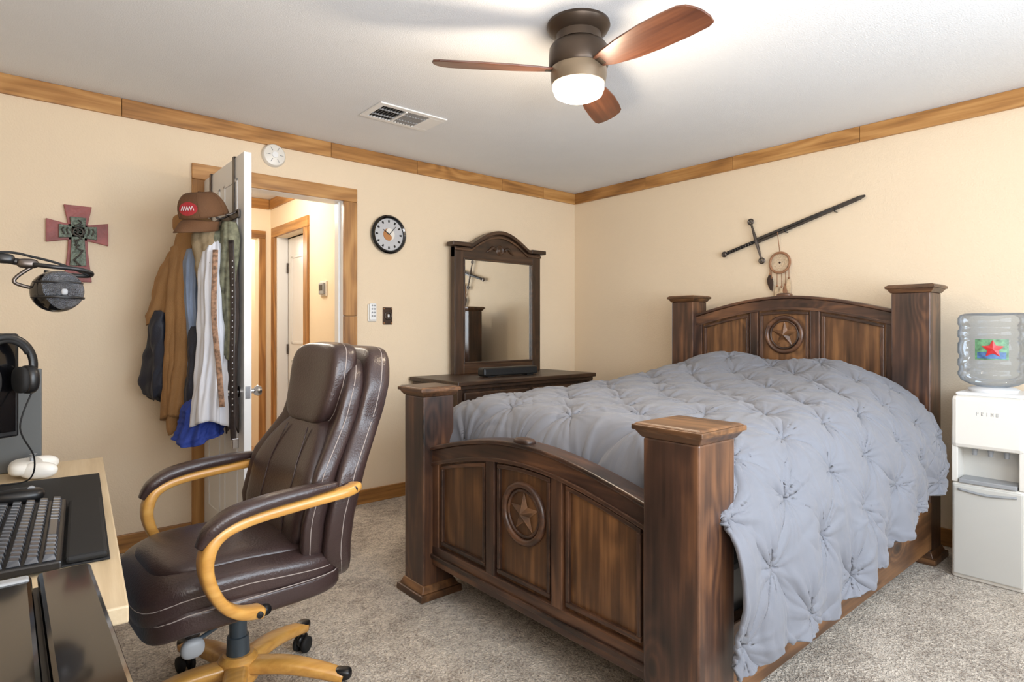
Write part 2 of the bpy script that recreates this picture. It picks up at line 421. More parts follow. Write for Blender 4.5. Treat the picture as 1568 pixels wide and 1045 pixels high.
# ------------------------------------------------------------------ wall things
# clock
ck = grp('wall_clock', (2.037, YB, 1.841))
m_face = M('clock_face', (188, 188, 190), .5); m_tan = M('clock_center_wood', (176, 120, 70), .4)
lathe('rim', [(.001, -.004), (.118, -.004), (.132, -.012), (.134, -.03), (.124, -.04), (.112, -.034), (.110, -.02), (.001, -.02)], (0, 0, 0), m_blkg, ck, axis='Y', seg=56)
lathe('face', [(.001, -.0205), (.1105, -.0205), (.1105, -.0225), (.001, -.0225)], (0, 0, 0), m_face, ck, axis='Y', seg=48)
lathe('centre_disc', [(.001, -.0226), (.043, -.0226), (.043, -.026), (.001, -.026)], (0, 0, 0), m_tan, ck, axis='Y', seg=36)
pts = [(.043*math.cos(a), .043*math.sin(a)) for a in np.linspace(-math.pi/2, math.pi/2, 20)]+[(.0215*math.cos(a), .0215+.0215*math.sin(a)) for a in np.linspace(math.pi/2, 3*math.pi/2, 12)]+[(.0215*math.cos(a), -.0215+.0215*math.sin(a)) for a in np.linspace(math.pi/2, -math.pi/2, 12)]
prism('yin_yang_half', pts, 'Y', -.0275, -.026, m_whitep, ck)
for k in range(12):
    a = k*math.pi/6; c0, s0 = math.cos(a), math.sin(a)
    prism('hour_mark_%d' % k, [(c0*.083-s0*w, s0*.083+c0*w) for w in (-.005, .005)]+[(c0*.100-s0*w, s0*.100+c0*w) for w in (.007, -.007)], 'Y', -.0245, -.0226, m_blk, ck)
for nm, a, L_, w in (('hour_hand', math.radians(145), .055, .004), ('minute_hand', math.radians(48), .08, .003)):
    c0, s0 = math.cos(a), math.sin(a)
    prism(nm, [(-s0*w, c0*w), (s0*w, -c0*w), (c0*L_+s0*w*.4, s0*L_-c0*w*.4), (c0*L_-s0*w*.4, s0*L_+c0*w*.4)], 'Y', -.031, -.029, m_blk, ck)

# smoke detector
sd = grp('smoke_detector', (1.256, YB, 2.246))
lathe('body', [(.001, 0), (.07, 0), (.07, -.018), (.062, -.03), (.045, -.036), (.001, -.038)], (0, 0, 0), m_whitep, sd, axis='Y')
lathe('centre_grille', [(.001, -.038), (.018, -.038), (.018, -.042), (.001, -.042)], (0, 0, 0), m_white, sd, axis='Y', seg=24)
for k in range(6):
    a = k*math.pi/3
    tube('slot_%d' % k, [(.028*math.cos(a), -.038, .028*math.sin(a)), (.05*math.cos(a), -.0345, .05*math.sin(a))], .002, m_greyp, sd, seg=6)

# remote holder + decorative plate
rm = grp('fan_remote_control')
box('cradle', 1.885, 1.95, YB-.012, YB, 1.235, 1.355, m_whitep, rm, .005)
box('remote', 1.893, 1.942, YB-.026, YB-.012, 1.245, 1.36, m_white, rm, .006)
for k in range(4):
    for j in range(2):
        lathe('button_%d_%d' % (k, j), [(.001, -.0265), (.006, -.0265), (.006, -.029), (.001, -.029)], (1.909+.018*j, YB, 1.345-.024*k), m_greyp, rm, axis='Y', seg=14)
sp = grp('light_switch_plate')
m_rust = M('rustic_iron', (70, 52, 40), .5, metal=.5, var=.3, vscale=40)
box('plate', 2.0, 2.075, YB-.008, YB, 1.215, 1.335, m_rust, sp, .004)
ring('ring_relief', (2.0375, YB-.010, 1.276), .024, .005, 'Y', m_steel, sp)
box('toggle', 2.032, 2.043, YB-.022, YB-.008, 1.265, 1.287, m_white, sp, .002)
for k, (a, b) in enumerate([(2.008, 1.225), (2.067, 1.225), (2.008, 1.325), (2.067, 1.325)]):
    lathe('stud_%d' % k, [(.005, -.008), (.004, -.011), (.001, -.012)], (a, YB, b), m_tan, sp, axis='Y', seg=12)

# cross
cx = grp('wall_cross', (.283, YB, 1.612))
m_red = M('cross_weathered_red', (142, 74, 70), .5, var=.3, vscale=14, bump=.4, bscale=40)
m_teal = M('cross_inner_pewter', (96, 104, 92), .45, metal=.5, var=.45, vscale=60, bump=.6, bscale=90)
def crossparts(tag, W0, ht, hb, hs, wt, y0, y1, mat):
    prism(tag+'_top', [(-W0, 0), (W0, 0), (W0*1.1, ht*.35), (wt, ht), (-wt, ht), (-W0*1.1, ht*.35)], 'Y', y0, y1, mat, cx, .002)
    prism(tag+'_bottom', [(-W0, 0), (W0, 0), (W0*1.1, -hb*.4), (wt, -hb), (-wt, -hb), (-W0*1.1, -hb*.4)], 'Y', y0, y1, mat, cx, .002)
    prism(tag+'_left', [(0, -W0), (0, W0), (-hs*.4, W0*1.1), (-hs, wt), (-hs, -wt), (-hs*.4, -W0*1.1)], 'Y', y0, y1, mat, cx, .002)
    prism(tag+'_right', [(0, -W0), (0, W0), (hs*.4, W0*1.1), (hs, wt), (hs, -wt), (hs*.4, -W0*1.1)], 'Y', y0, y1, mat, cx, .002)
m_orn = M('cross_rope_edge', (70, 66, 60), .5, metal=.4, var=.2)
z0c = .06
before = set(D_.objects)
crossparts('outer', .038, .135, .25, .128, .058, -.02, -.001, m_red)
crossparts('inner', .026, .075, .17, .078, .034, -.034, -.0195, m_teal)
for o in set(D_.objects)-before:
    for v in o.data.vertices: v.co.z += z0c
for k in range(9):
    tube('vine_%d' % k, [(.02*math.sin(k*1.3), -.036, z0c+.06-.025*k), (.012*math.cos(k*2.1), -.040, z0c+.045-.025*k), (-.02*math.sin(k*1.9+1), -.036, z0c+.03-.025*k)], .004, m_orn, cx, smooth_pts=5, seg=6)
for k in range(6):
    s = -1 if k < 3 else 1
    tube('arm_vine_%d' % k, [(s*(.02+.018*(k % 3)), -.036, z0c-.015), (s*(.028+.018*(k % 3)), -.039, z0c+.004), (s*(.024+.018*(k % 3)), -.036, z0c+.018)], .0035, m_orn, cx, smooth_pts=5, seg=6)
ring('centre_heart_ring', (0, -.038, z0c), .02, .005, 'Y', m_orn, cx)

# sword
sw = grp('wall_sword')
X0 = XR-.03
A = Vector((X0, 2.256, 1.713)); B = Vector((X0, 1.345, 1.976)); dv = (B-A).normalized(); pv = Vector((0, -dv.z, dv.y))
if pv.z < 0: pv = -pv
G = A+dv*.245
m_blade = M('aged_blade_steel', (88, 82, 77), .42, metal=.7, var=.2, vscale=20)
n = 24; vs = []; fs = []
for i in range(n+1):
    t = i/n; p = G+(B-G)*t; w = (.020-.007*t) if t < .96 else .006; th_ = .004
    vs += [p+pv*w, p+Vector((-th_, 0, 0)), p-pv*w, p+Vector((th_, 0, 0))]
for i in range(n):
    for k in range(4): fs.append((4*i+k, 4*i+(k+1) % 4, 4*i+4+(k+1) % 4, 4*i+4+k))
fs += [(0, 1, 2, 3), tuple(4*n+k for k in range(4))]
obj('blade', vs, fs, m_blade, sw)
tube('fuller', [G+dv*.02+Vector((-.004, 0, 0)), G+dv*.55+Vector((-.004, 0, 0))], .003, m_blk, sw, seg=6)
tube('grip', [A+dv*.02, A+dv*.07, A+dv*.13, A+dv*.19, G], [.010, .012, .012, .012, .011], m_blk, sw, smooth_pts=4)
for k in range(10):
    p = A+dv*(.03+.02*k); tube('grip_wire_%d' % k, [p-dv*.001, p+dv*.003], .0135, m_steel, sw)
rbox('pommel', A+dv*.0, (.012, .021, .021), m_steel, sw, p=2.2, cuts=6)
gp = [G-pv*.125, G-pv*.09, G, G+pv*.09, G+pv*.125]
tube('crossguard', gp, [.007, .007, .012, .007, .007], m_steel, sw, smooth_pts=5)
for s in (-1, 1):
    c = G+pv*s*.142
    ring('guard_ring_%d' % s, c, .017, .006, 'X', m_steel, sw, n=20)
    rbox('guard_finial_%d' % s, c, (.006, .008, .008), m_steel, sw, p=2.1, cuts=6)
for k, t in enumerate((.3, .75)):
    p = G+(B-G)*t; tube('wall_hook_%d' % k, [(XR, p.y, p.z-.022), (X0-.012, p.y, p.z-.022), (X0-.012, p.y, p.z)], .003, m_blk, sw, seg=6)

# dreamcatcher
dc = grp('dreamcatcher')
m_leath = M('leather_wrap', (150, 108, 78), .7, var=.2, vscale=40); m_feat = M('feather_cream', (206, 180, 146), .8, var=.25, vscale=60); m_featd = M('feather_dark', (62, 44, 34), .8, var=.2, vscale=60)
dX, dY, dZ = XR-.022, 1.862, 1.622
ring('hoop', (dX, dY, dZ), .066, .008, 'X', m_leath, dc)
for lay in range(3):
    R1 = .062*(1-.28*lay); n = 8
    pl = []
    for k in range(n):
        a = 2*math.pi*(k+.5*lay)/n; pl.append((dX, dY+R1*math.cos(a), dZ+R1*math.sin(a)))
        a2 = 2*math.pi*(k+.5+.5*lay)/n; pl.append((dX, dY+R1*.74*math.cos(a2), dZ+R1*.74*math.sin(a2)))
    tube('web_%d' % lay, pl, .002, m_feat, dc, cyc=True, seg=5)
tube('hang_cord', [(dX, dY, dZ+.066), (X0-.02, dY+.002, dZ+.2)], .0025, m_leath, dc, seg=5)
lathe('bead', [(.001, -.008), (.008, 0), (.001, .008)], (dX-.002, dY, dZ), m_featd, dc, seg=12)
for k, (dy, L_, mt) in enumerate([(.066, .16, m_featd), (.055, .13, m_featd), (.018, .20, m_feat), (-.012, .21, m_feat), (-.038, .20, m_leath), (-.060, .17, m_feat)]):
    zt = dZ-math.sqrt(max(0, .066**2-dy**2))
    tube('cord_%d' % k, [(dX, dY+dy, zt), (dX, dY+dy, zt-L_*.45)], .0025, m_leath, dc, seg=5)
    lathe('bead_%d' % k, [(.001, -.009), (.008, 0), (.001, .009)], (dX, dY+dy, zt-L_*.45), m_leath, dc, seg=10)
    tube('feather_%d' % k, [(dX, dY+dy, zt-L_*.45), (dX, dY+dy+.004, zt-L_*.65), (dX, dY+dy+.002, zt-L_*.85), (dX, dY+dy-.004, zt-L_-.02)], [.005, .016, .015, .001], mt, dc, smooth_pts=4, flat=(.15, 1, (1, 0, 0)))

# ------------------------------------------------------------------ ceiling vent
vt = grp('ceiling_air_vent')
vx0, vx1, vy0, vy1 = 1.53, 1.955, 2.88, 3.135
z1 = H-.001
boxes('flange', [(vx0, vx1, vy0, vy0+.035, z1-.008, z1), (vx0, vx1, vy1-.035, vy1, z1-.008, z1), (vx0, vx0+.035, vy0+.035, vy1-.035, z1-.008, z1), (vx1-.1, vx1, vy0+.035, vy1-.035, z1-.008, z1), ((vx0+vx1)/2-.04, (vx0+vx1)/2-.028, vy0+.035, vy1-.035, z1-.012, z1)], m_white, vt, .002)
m_dk = M('duct_dark', (42, 42, 44), .9)
box('duct', vx0+.035, vx1-.1, vy0+.035, vy1-.035, z1-.0015, z1-.0005, m_dk, vt, 0)
k = 0
for x in np.arange(vx0+.047, vx1-.105, .0185):
    if abs(x-((vx0+vx1)/2-.034)) < .012: continue
    s = 1 if x > (vx0+vx1)/2-.034 else -1
    s2 = .0045
    prism('louvre_%d' % k, [(x-s2*s, z1-.002), (x-(s2-.0016)*s, z1-.002), (x+s2*s, z1-.010), (x+(s2-.0016)*s, z1-.010)], 'Y', vy0+.035, vy1-.035, m_greyp, vt); k += 1
for k, y in enumerate((2.965, 3.05)):
    box('cross_bar_%d' % k, vx0+.035, vx1-.1, y-.0015, y+.0015, z1-.010, z1-.002, m_greyp, vt, 0)

# ------------------------------------------------------------------ ceiling fan
fx, fy = 1.748, 1.648
fan = grp('ceiling_fan', (fx, fy, 0))
lathe('canopy', [(.001, H-.0005), (.124, H-.0005), (.126, H-.012), (.116, H-.03), (.09, H-.045), (.088, H-.075), (.001, H-.075)], (0, 0, 0), m_bronze, fan, seg=56)
lathe('neck', [(.001, H-.07), (.07, H-.07), (.07, H-.085), (.001, H-.085)], (0, 0, 0), m_blk, fan, seg=40)
lathe('motor_housing', [(.001, H-.08), (.09, H-.08), (.108, H-.088), (.116, H-.10), (.118, H-.125), (.118, H-.170), (.112, H-.180), (.001, H-.181)], (0, 0, 0), m_bronze, fan, seg=56)
lathe('lower_band', [(.001, H-.175), (.109, H-.175), (.112, H-.185), (.112, H-.212), (.106, H-.242), (.001, H-.242)], (0, 0, 0), m_bronzel, fan, seg=56)
lathe('light_lens', [(.001, H-.238), (.103, H-.238), (.102, H-.262), (.094, H-.282), (.07, H-.295), (.035, H-.30), (.001, H-.301)], (0, 0, 0), m_lens, fan, seg=56)
bo = [(.10, .026), (.16, .048), (.25, .066), (.36, .075), (.47, .077), (.55, .074), (.575, .064), (.580, .035), (.575, 0), (.564, -.026), (.545, -.052), (.515, -.066), (.45, -.070), (.36, -.070), (.25, -.060), (.16, -.044), (.10, -.026)]
sb = [Vector((p[0], p[1], 0)) for p in bo]
def make_blade(nm, ang):
    Rz = Matrix.Rotation(ang, 4, 'Z'); Rx = Matrix.Rotation(math.radians(-15), 4, 'X')
    n = len(sb)
    vs = [p+Vector((0, 0, .004)) for p in sb]+[p-Vector((0, 0, .004)) for p in sb]
    fs = [tuple(range(n)), tuple(range(2*n-1, n-1, -1))]+[(i, (i+1) % n, n+(i+1) % n, n+i) for i in range(n)]
    o = obj(nm, vs, fs, W['blade'], fan, bevel=.002)
    o.matrix_local = Matrix.Translation((0, 0, H-.186)) @ Rz @ Rx
    o2 = boxes(nm+'_bracket', [(.06, .135, -.02, .02, -.006, .006)], m_bronze, fan, .003)
    o2.matrix_local = Matrix.Translation((0, 0, H-.186)) @ Rz @ Rx
for k, a in enumerate((146.5, 267.5, 27.5)):
    make_blade('fan_blade_%d' % k, math.radians(a))

# ------------------------------------------------------------------ bed
bed = grp('wooden_bed')
bz, bx, by = W['bedZ'], W['bedX'], W['bedY']
pz, py_ = W['postZ'], W['postY']
def post(nm, cx_, cy_, h, ztop, base=True):
    box(nm, cx_-h, cx_+h, cy_-h, cy_+h, 0.0, ztop-.04, pz, bed, .006)
    def fr(z0, a0, z1, a1, tag):
        vs = [(cx_+sx*a0, cy_+sy*a0, z0) for sx, sy in ((-1, -1), (1, -1), (1, 1), (-1, 1))]+[(cx_+sx*a1, cy_+sy*a1, z1) for sx, sy in ((-1, -1), (1, -1), (1, 1), (-1, 1))]
        obj(nm+tag, vs, [(0, 3, 2, 1), (4, 5, 6, 7), (0, 1, 5, 4), (1, 2, 6, 5), (2, 3, 7, 6), (3, 0, 4, 7)], by, bed, bevel=.003)
    fr(ztop-.04, h+.003, ztop-.018, h+.018, '_cap_cove')
    fr(ztop-.0179, h+.024, ztop-.003, h+.024, '_cap')
    fr(ztop-.0029, h+.02, ztop+.003, h+.012, '_cap_top')
    if base:
        fr(0.001, h+.028, .03, h+.026, '_base')
        fr(.0301, h+.016, .06, h+.003, '_base_cove')
post('foot_post_right', 1.475, .965, .090, .915)
post('foot_post_left', 1.470, 2.312, .080, .925)
post('head_post_right', 3.635, 1.015, .088, 1.41)
post('head_post_left', 3.635, 2.375, .084, 1.41)

def boardset(tag, x, ya, yb, zb, ze, zc, zcirc, rc):
    yc = (ya+yb)/2; hw = (yb-ya)/2
    def arch(o=0): return lambda y: ze+(zc-ze)*math.cos((y-yc)/hw*math.pi/2)+o
    Y = list(np.linspace(ya, yb, 41))
    strip(tag+'_core', x, x+.025, Y, lambda y: zb+.02, arch(-.03), bz, bed)
    strip(tag+'_top_rail', x-.02, x+.04, Y, arch(-.075), arch(-.018), py_, bed, .004)
    strip(tag+'_top_cap', x-.032, x+.05, Y, arch(-.0175), arch(0), py_, bed, .005)
    strip(tag+'_top_bead', x-.026, x-.0195, Y, arch(-.085), arch(-.07), py_, bed, .002)
    strip(tag+'_bottom_rail', x-.02, x+.04, Y, lambda y: zb, lambda y: zb+.085, py_, bed, .004)
    strip(tag+'_bottom_bead', x-.03, x-.0195, Y, lambda y: zb+.03, lambda y: zb+.05, py_, bed, .003)
    w = .026; s1, s2 = yc+hw*.31, yc-hw*.31
    segs = [(ya, ya+.045), (s2-w, s2+w), (s1-w, s1+w), (yb-.045, yb)]
    for k, (a, b) in enumerate(segs):
        strip(tag+'_stile_%d' % k, x-.018, x+.03, list(np.linspace(a, b, 5)), lambda y: zb+.08, arch(-.07), pz, bed, .003)
    for k, (a, b) in enumerate([(segs[0][1], segs[1][0]), (segs[1][1], segs[2][0]), (segs[2][1], segs[3][0])]):
        a += .012; b -= .012; g = .016
        yy = list(np.linspace(a, b, 9))
        lo = zb+.1
        strip(tag+'_mould_bot_%d' % k, x-.014, x+.001, yy, lambda y: lo, lambda y: lo+g, py_, bed, .003)
        strip(tag+'_mould_top_%d' % k, x-.014, x+.001, yy, arch(-.11), arch(-.11+g), py_, bed, .003)
        strip(tag+'_mould_l_%d' % k, x-.014, x+.001, [a, a+g], lambda y: lo+g, arch(-.11), pz, bed, .003)
        strip(tag+'_mould_r_%d' % k, x-.014, x+.001, [b-g, b], lambda y: lo+g, arch(-.11), pz, bed, .003)
    ring(tag+'_star_ring', (x-.006, yc, zcirc), rc, .013, 'X', py_, bed)
    ring(tag+'_star_ring_inner', (x-.004, yc, zcirc), rc*.8, .006, 'X', py_, bed)
    star(tag+'_star', (x-.002, yc, zcirc), rc*.76, W['bedY'], bed, -1, .022, r2=.40)
    rbox(tag+'_crest', (x, yc+.0, zc+.004), (.028, .045, .014), py_, bed, p=3, cuts=6)
boardset('footboard', 1.455, 1.05, 2.235, .145, .665, .765, .505, .105)
boardset('headboard', 3.615, 1.098, 2.296, .30, 1.285, 1.385, 1.15, .105)
box('side_rail_right', 1.56, 3.56, .925, .965, .07, .31, bx, bed, .006)
box('side_rail_left', 1.55, 3.56, 2.33, 2.37, .07, .31, bx, bed, .006)
box('box_spring', 1.57, 3.59, .97, 2.325, .24, .45, m_greyp, bed, .02)
rbox('mattress', (2.58, 1.648, .60), (.99, .66, .15), m_whitep, bed, p=8)

# comforter
def comforter():
    S = [1.46, 2.2, 2.8, 3.2, 3.43, 3.53]
    CP = np.array([
        [(2.43, .50), (2.42, .66), (2.34, .80), (2.1, .835), (1.65, .835), (1.18, .835), (.95, .80), (.855, .63), (.825, .44), (.815, .25)],
        [(2.44, .50), (2.43, .70), (2.34, .84), (2.1, .865), (1.65, .865), (1.18, .865), (.95, .83), (.845, .66), (.805, .47), (.79, .275)],
        [(2.44, .50), (2.43, .72), (2.33, .86), (2.1, .89), (1.65, .88), (1.18, .885), (.96, .84), (.85, .69), (.815, .54), (.80, .40)],
        [(2.44, .50), (2.43, .76), (2.33, .89), (2.08, .96), (1.65, .93), (1.22, .95), (1.0, .87), (.87, .73), (.825, .60), (.81, .46)],
        [(2.44, .50), (2.43, .78), (2.31, .92), (2.0, 1.04), (1.67, 1.0), (1.34, 1.01), (1.07, .90), (.91, .76), (.86, .64), (.845, .50)],
        [(2.44, .50), (2.43, .78), (2.30, .90), (2.0, 1.0), (1.67, .97), (1.34, .97), (1.08, .87), (.92, .74), (.87, .63), (.86, .50)]])
    NU, NV = 520, 540
    ref = CP[1]
    seg = np.hypot(*(ref[1:]-ref[:-1]).T); cum = np.concatenate([[0], np.cumsum(seg)])
    q = np.linspace(0, cum[-1], NV)
    kk = np.interp(q, cum, np.arange(10))
    def crv(P):
        i = np.clip(kk.astype(int), 0, 8); t = (kk-i)[:, None]
        a, b, c, d = P[np.clip(i-1, 0, 9)], P[i], P[i+1], P[np.clip(i+2, 0, 9)]
        return .5*(2*b+(c-a)*t+(2*a-5*b+4*c-d)*t*t+(3*b-a-3*c+d)*t**3)
    curves = np.array([crv(P) for P in CP])
    u = np.linspace(0, 1, NU)
    side = np.clip((kk-6.0)/.8, 0, 1); side = side*side*(3-2*side)
    sidef = np.clip((2.0-kk)/.8, 0, 1)
    xs0 = 1.535-.045*side+.025*sidef
    xs1 = 3.545-.10*side
    X = xs0[None]+(xs1-xs0)[None]*u[:, None]
    Yg = np.zeros_like(X); Z = np.zeros_like(X)
    for j in range(NV):
        Yg[:, j] = np.interp(X[:, j], S, curves[:, j, 0]); Z[:, j] = np.interp(X[:, j], S, curves[:, j, 1])
    def sm(A, n):
        for _ in range(n):
            P = np.pad(A, ((1, 1), (0, 0)), mode='edge'); A = (P[:-2]+A*2+P[2:])/4
        return A
    Yg = sm(Yg, 260); Z = sm(Z, 260)
    a = np.clip((X-1.535)/.16, 0, 1); drop = (1-np.sqrt(np.clip(1-(1-a)**2, 0, 1)))*.24
    Z -= drop*(1-side)[None]*(1-sidef)[None]
    Q = np.broadcast_to(q[None], X.shape)
    hang = np.clip((kk-6.8)/2.2, 0, 1)[None]
    rs = np.random.RandomState(3)
    fold = .018*np.sin(X*13+1.2+2*hang)+.012*np.sin(X*27+3*hang+.5+1.5*np.sin(3*X))+.006*np.sin(X*50)
    Yg = Yg-hang*fold
    Z = Z+np.clip((kk-8.2)/.8, 0, 1)[None]*(.010*np.sin(X*11+1)+.006*np.sin(X*27))
    P = np.stack([X, Yg, Z], -1)
    du = np.gradient(P, axis=0); dvv = np.gradient(P, axis=1)
    Nn = np.cross(dvv, du); Nn /= np.linalg.norm(Nn, axis=-1, keepdims=True)+1e-9
    if Nn[NU//2, NV//2, 2] < 0: Nn = -Nn
    A0 = .335
    wx = X+.010*np.sin(Q*7+1)+.008*np.sin(X*11); wq = Q+.010*np.sin(X*6)+.006*np.sin(Q*13)
    h = np.zeros_like(X); dmin = np.full_like(X, 9.)
    for i in range(3, 13):
        for j in range(-1, 10):
            for o in (0, .5):
                px = (i+o)*A0+rs.uniform(-.010, .010); pq = (j+o)*A0+.09+rs.uniform(-.010, .010)
                ddx, ddq = wx-px, wq-pq
                d = np.hypot(ddx, ddq); m = d < .34
                th = np.arctan2(ddq, ddx)
                ph = rs.uniform(0, 6.28); p2 = rs.uniform(0, 6.28)
                thw = th+.2*np.sin(th*2+p2)+.5*d*np.sin(p2*3)
                # four main creases toward neighbouring tucks + finer radiating pleats
                s0 = np.abs(np.sin((thw-math.pi/4)*2))
                s1 = np.abs(np.sin(thw*3.5+ph)); s2 = np.abs(np.sin(thw*6.5+p2))
                env = np.clip(d/.020, 0, 1)*np.exp(-(d/.115)**1.4)
                rip = -.8*(1-s0)**3+.75*((1-s1)**2-.25)+.4*((1-s2)**2-.3)
                h += np.where(m, .017*rip*env, 0)
                dmin = np.minimum(dmin, d)
    h += .019*(1-np.exp(-(dmin/.065)**2))-.010
    h -= .014*np.exp(-(dmin/.012)**2)
    for k in range(120):
        th = rs.uniform(0, math.pi); ph = rs.uniform(0, 6.28)
        cxp, cqp = rs.uniform(1.5, 3.5), rs.uniform(.1, 2.6)
        lx = (X-cxp)*math.cos(th)+(Q-cqp)*math.sin(th); ly = -(X-cxp)*math.sin(th)+(Q-cqp)*math.cos(th)
        ly = ly+.25*lx*lx+.01*np.sin(lx*20+ph)
        ln = rs.uniform(.06, .18); wd = rs.uniform(.006, .016)
        h += rs.choice([-1, 1])*.0042*np.exp(-(lx/ln)**2)*np.exp(-(ly/wd)**2)
    h += .006*np.sin(X*5+2*np.sin(Q*3))*np.sin(Q*6+1.3)
    P = P+Nn*h[..., None]
    P[..., 0] = np.minimum(P[..., 0], 3.60)
    P = P.reshape(-1, 3)
    idx = np.arange(NU*NV).reshape(NU, NV)
    F = np.stack([idx[:-1, :-1], idx[1:, :-1], idx[1:, 1:], idx[:-1, 1:]], -1).reshape(-1, 4)
    me = D_.meshes.new('comforter'); me.from_pydata(P.tolist(), [], F.tolist())
    me.polygons.foreach_set('use_smooth', [True]*len(me.polygons))
    m = M('grey_cotton', (114, 116, 124), .65, bump=.12, bscale=700, var=.03, sheen=.15, spec=.4)
    me.materials.append(m)
    o = D_.objects.new('comforter', me); sc.collection.objects.link(o)
    so = o.modifiers.new('thick', 'SOLIDIFY'); so.thickness = .012; so.offset = -1
    return o
comforter()

# ------------------------------------------------------------------ dresser + mirror
ds = grp('dresser')
dX0, dX1, dY0, dY1, dZt = 2.2, 3.51, 3.14, 3.70, .845
dz_, dx_ = W['dresZ'], W['dresX']
box('carcass', dX0+.03, dX1-.03, dY0+.03, dY1, .06, dZt-.04, dz_, ds, .004)
box('top', dX0, dX1, dY0-.02, dY1+.02, dZt-.03, dZt, dx_, ds, .006)
box('top_moulding', dX0+.015, dX1-.015, dY0, dY1, dZt-.055, dZt-.0305, dx_, ds, .004)
box('plinth', dX0+.01, dX1-.01, dY0+.01, dY1, 0, .09, dx_, ds, .004)
for r_ in range(3):
    z0 = .12+.225*r_
    for c_ in range(2):
        x0 = dX0+.07+c_*.6
        box('drawer_%d_%d' % (r_, c_), x0, x0+.57, dY0+.008, dY0+.03, z0, z0+.2, dx_, ds, .008)
        lathe('pull_%d_%d' % (r_, c_), [(.001, 0), (.008, 0), (.008, -.012), (.016, -.02), (.014, -.028), (.001, -.03)], (x0+.285, dY0+.008, z0+.1), m_rust, ds, axis='Y', seg=16)
for k, x in enumerate((dX0+.012, dX1-.05)):
    box('corner_pilaster_%d' % k, x, x+.038, dY0+.004, dY0+.04, .09, dZt-.056, dz_, ds, .004)

mr = grp('dresser_mirror')
mx0, mx1, mz0, my = 2.535, 3.40, dZt, 3.66
def mtop(x):
    c = (mx0+mx1)/2; t = abs(x-c)/((mx1-mx0)/2)
    if t > .66: return 1.80
    return 1.80+.122*math.cos(t/.66*math.pi/2)
box('stile_left', mx0, mx0+.085, my-.02, my+.03, mz0, 1.80, dz_, mr, .004)
box('stile_right', mx1-.085, mx1, my-.02, my+.03, mz0, 1.80, dz_, mr, .004)
box('bottom_rail', mx0+.085, mx1-.085, my-.018, my+.03, mz0, .925, dx_, mr, .004)
Xs = list(np.linspace(mx0, mx1, 61))
prism('crest_board', [(x, 1.72) for x in Xs]+[(x, mtop(x)) for x in reversed(Xs)], 'Y', my-.019, my+.03, dx_, mr, .003)
prism('crest_cap', [(x, mtop(x)+.0) for x in Xs]+[(x, mtop(x)+.028) for x in reversed(Xs)], 'Y', my-.05, my+.035, dx_, mr, .004)
box('cap_end_left', mx0-.035, mx0+.12, my-.055, my+.035, 1.80, 1.832, dx_, mr, .005)
box('cap_end_right', mx1-.12, mx1+.035, my-.055, my+.035, 1.80, 1.832, dx_, mr, .005)
prism('cornice_bead', [(x, mtop(x)-.03) for x in Xs]+[(x, mtop(x)-.012) for x in reversed(Xs)], 'Y', my-.032, my-.018, dx_, mr, .003)
box('glass', mx0+.08, mx1-.08, my-.004, my+.004, .92, 1.722, m_mirror, mr, 0)
boxes('inner_bead', [(mx0+.083, mx0+.095, my-.024, my-.003, .925, 1.72), (mx1-.095, mx1-.083, my-.024, my-.003, .925, 1.72), (mx0+.083, mx1-.083, my-.024, my-.003, .922, .935), (mx0+.083, mx1-.083, my-.024, my-.003, 1.71, 1.722)], dx_, mr, .003)
mc = (mx0+mx1)/2
lathe('rosette', [(.001, -.03), (.012, -.03), (.02, -.024), (.03, -.028), (.04, -.02), (.042, -.01)], (mc, my, 1.80), W['dresX'], mr, axis='Y', seg=24)
for s in (-1, 1):
    tube('carved_leaf_%d' % s, [(mc+s*.045, my-.022, 1.80), (mc+s*.075, my-.026, 1.815), (mc+s*.11, my-.024, 1.79), (mc+s*.14, my-.02, 1.775)], [.012, .014, .01, .003], dx_, mr, smooth_pts=5)
sbr = grp('soundbar')
box('body', 2.54, 3.05, 3.29, 3.37, dZt+.006, dZt+.066, m_blk, sbr, .014)
boxes('feet', [(2.58, 2.64, 3.3, 3.36, dZt, dZt+.007), (2.95, 3.01, 3.3, 3.36, dZt, dZt+.007)], m_rub, sbr)
box('grille', 2.555, 3.035, 3.286, 3.291, dZt+.014, dZt+.058, m_rub, sbr, .002)
lathe('badge', [(.001, 0), (.006, 0), (.006, -.003), (.001, -.003)], (2.8, 3.286, dZt+.036), m_chrome, sbr, axis='Y', seg=14)

# ------------------------------------------------------------------ water cooler
wc = grp('water_cooler')
m_wg = M('cooler_grey_front', (196, 194, 188), .35, var=.01)
cy0, cy1, cX0, cX1 = .545, .82, 3.46, 3.80
box('lower_cabinet', cX0, cX1, cy0, cy1, 0.0, .455, m_whitep, wc, .012)
box('cabinet_door', cX0-.012, cX0+.002, cy0+.008, cy1-.008, .02, .445, m_wg, wc, .008)
box('rear_column', cX0+.13, cX1, cy0, cy1, .455, .72, m_whitep, wc, .008)
boxes('side_cheeks', [(cX0, cX0+.14, cy0, cy0+.025, .455, .72), (cX0, cX0+.14, cy1-.025, cy1, .455, .72)], m_whitep, wc, .004)
box('niche_back', cX0+.1, cX0+.131, cy0+.02, cy1-.02, .46, .71, m_wg, wc, .002)
box('drip_tray', cX0-.01, cX0+.1, cy0+.03, cy1-.03, .455, .475, m_greyp, wc, .004)
box('upper_head', cX0-.012, cX1, cy0, cy1, .62, .868, m_whitep, wc, .02)
box('top_cover', cX0+.02, cX1-.01, cy0+.01, cy1-.01, .867, .882, m_white, wc, .008)
for k, y in enumerate((.62, .68, .74)):
    lathe('spout_%d' % k, [(.001, -.03), (.009, -.03), (.012, 0), (.012, .02)], (cX0+.05, y, .615), m_greyp, wc, seg=14)
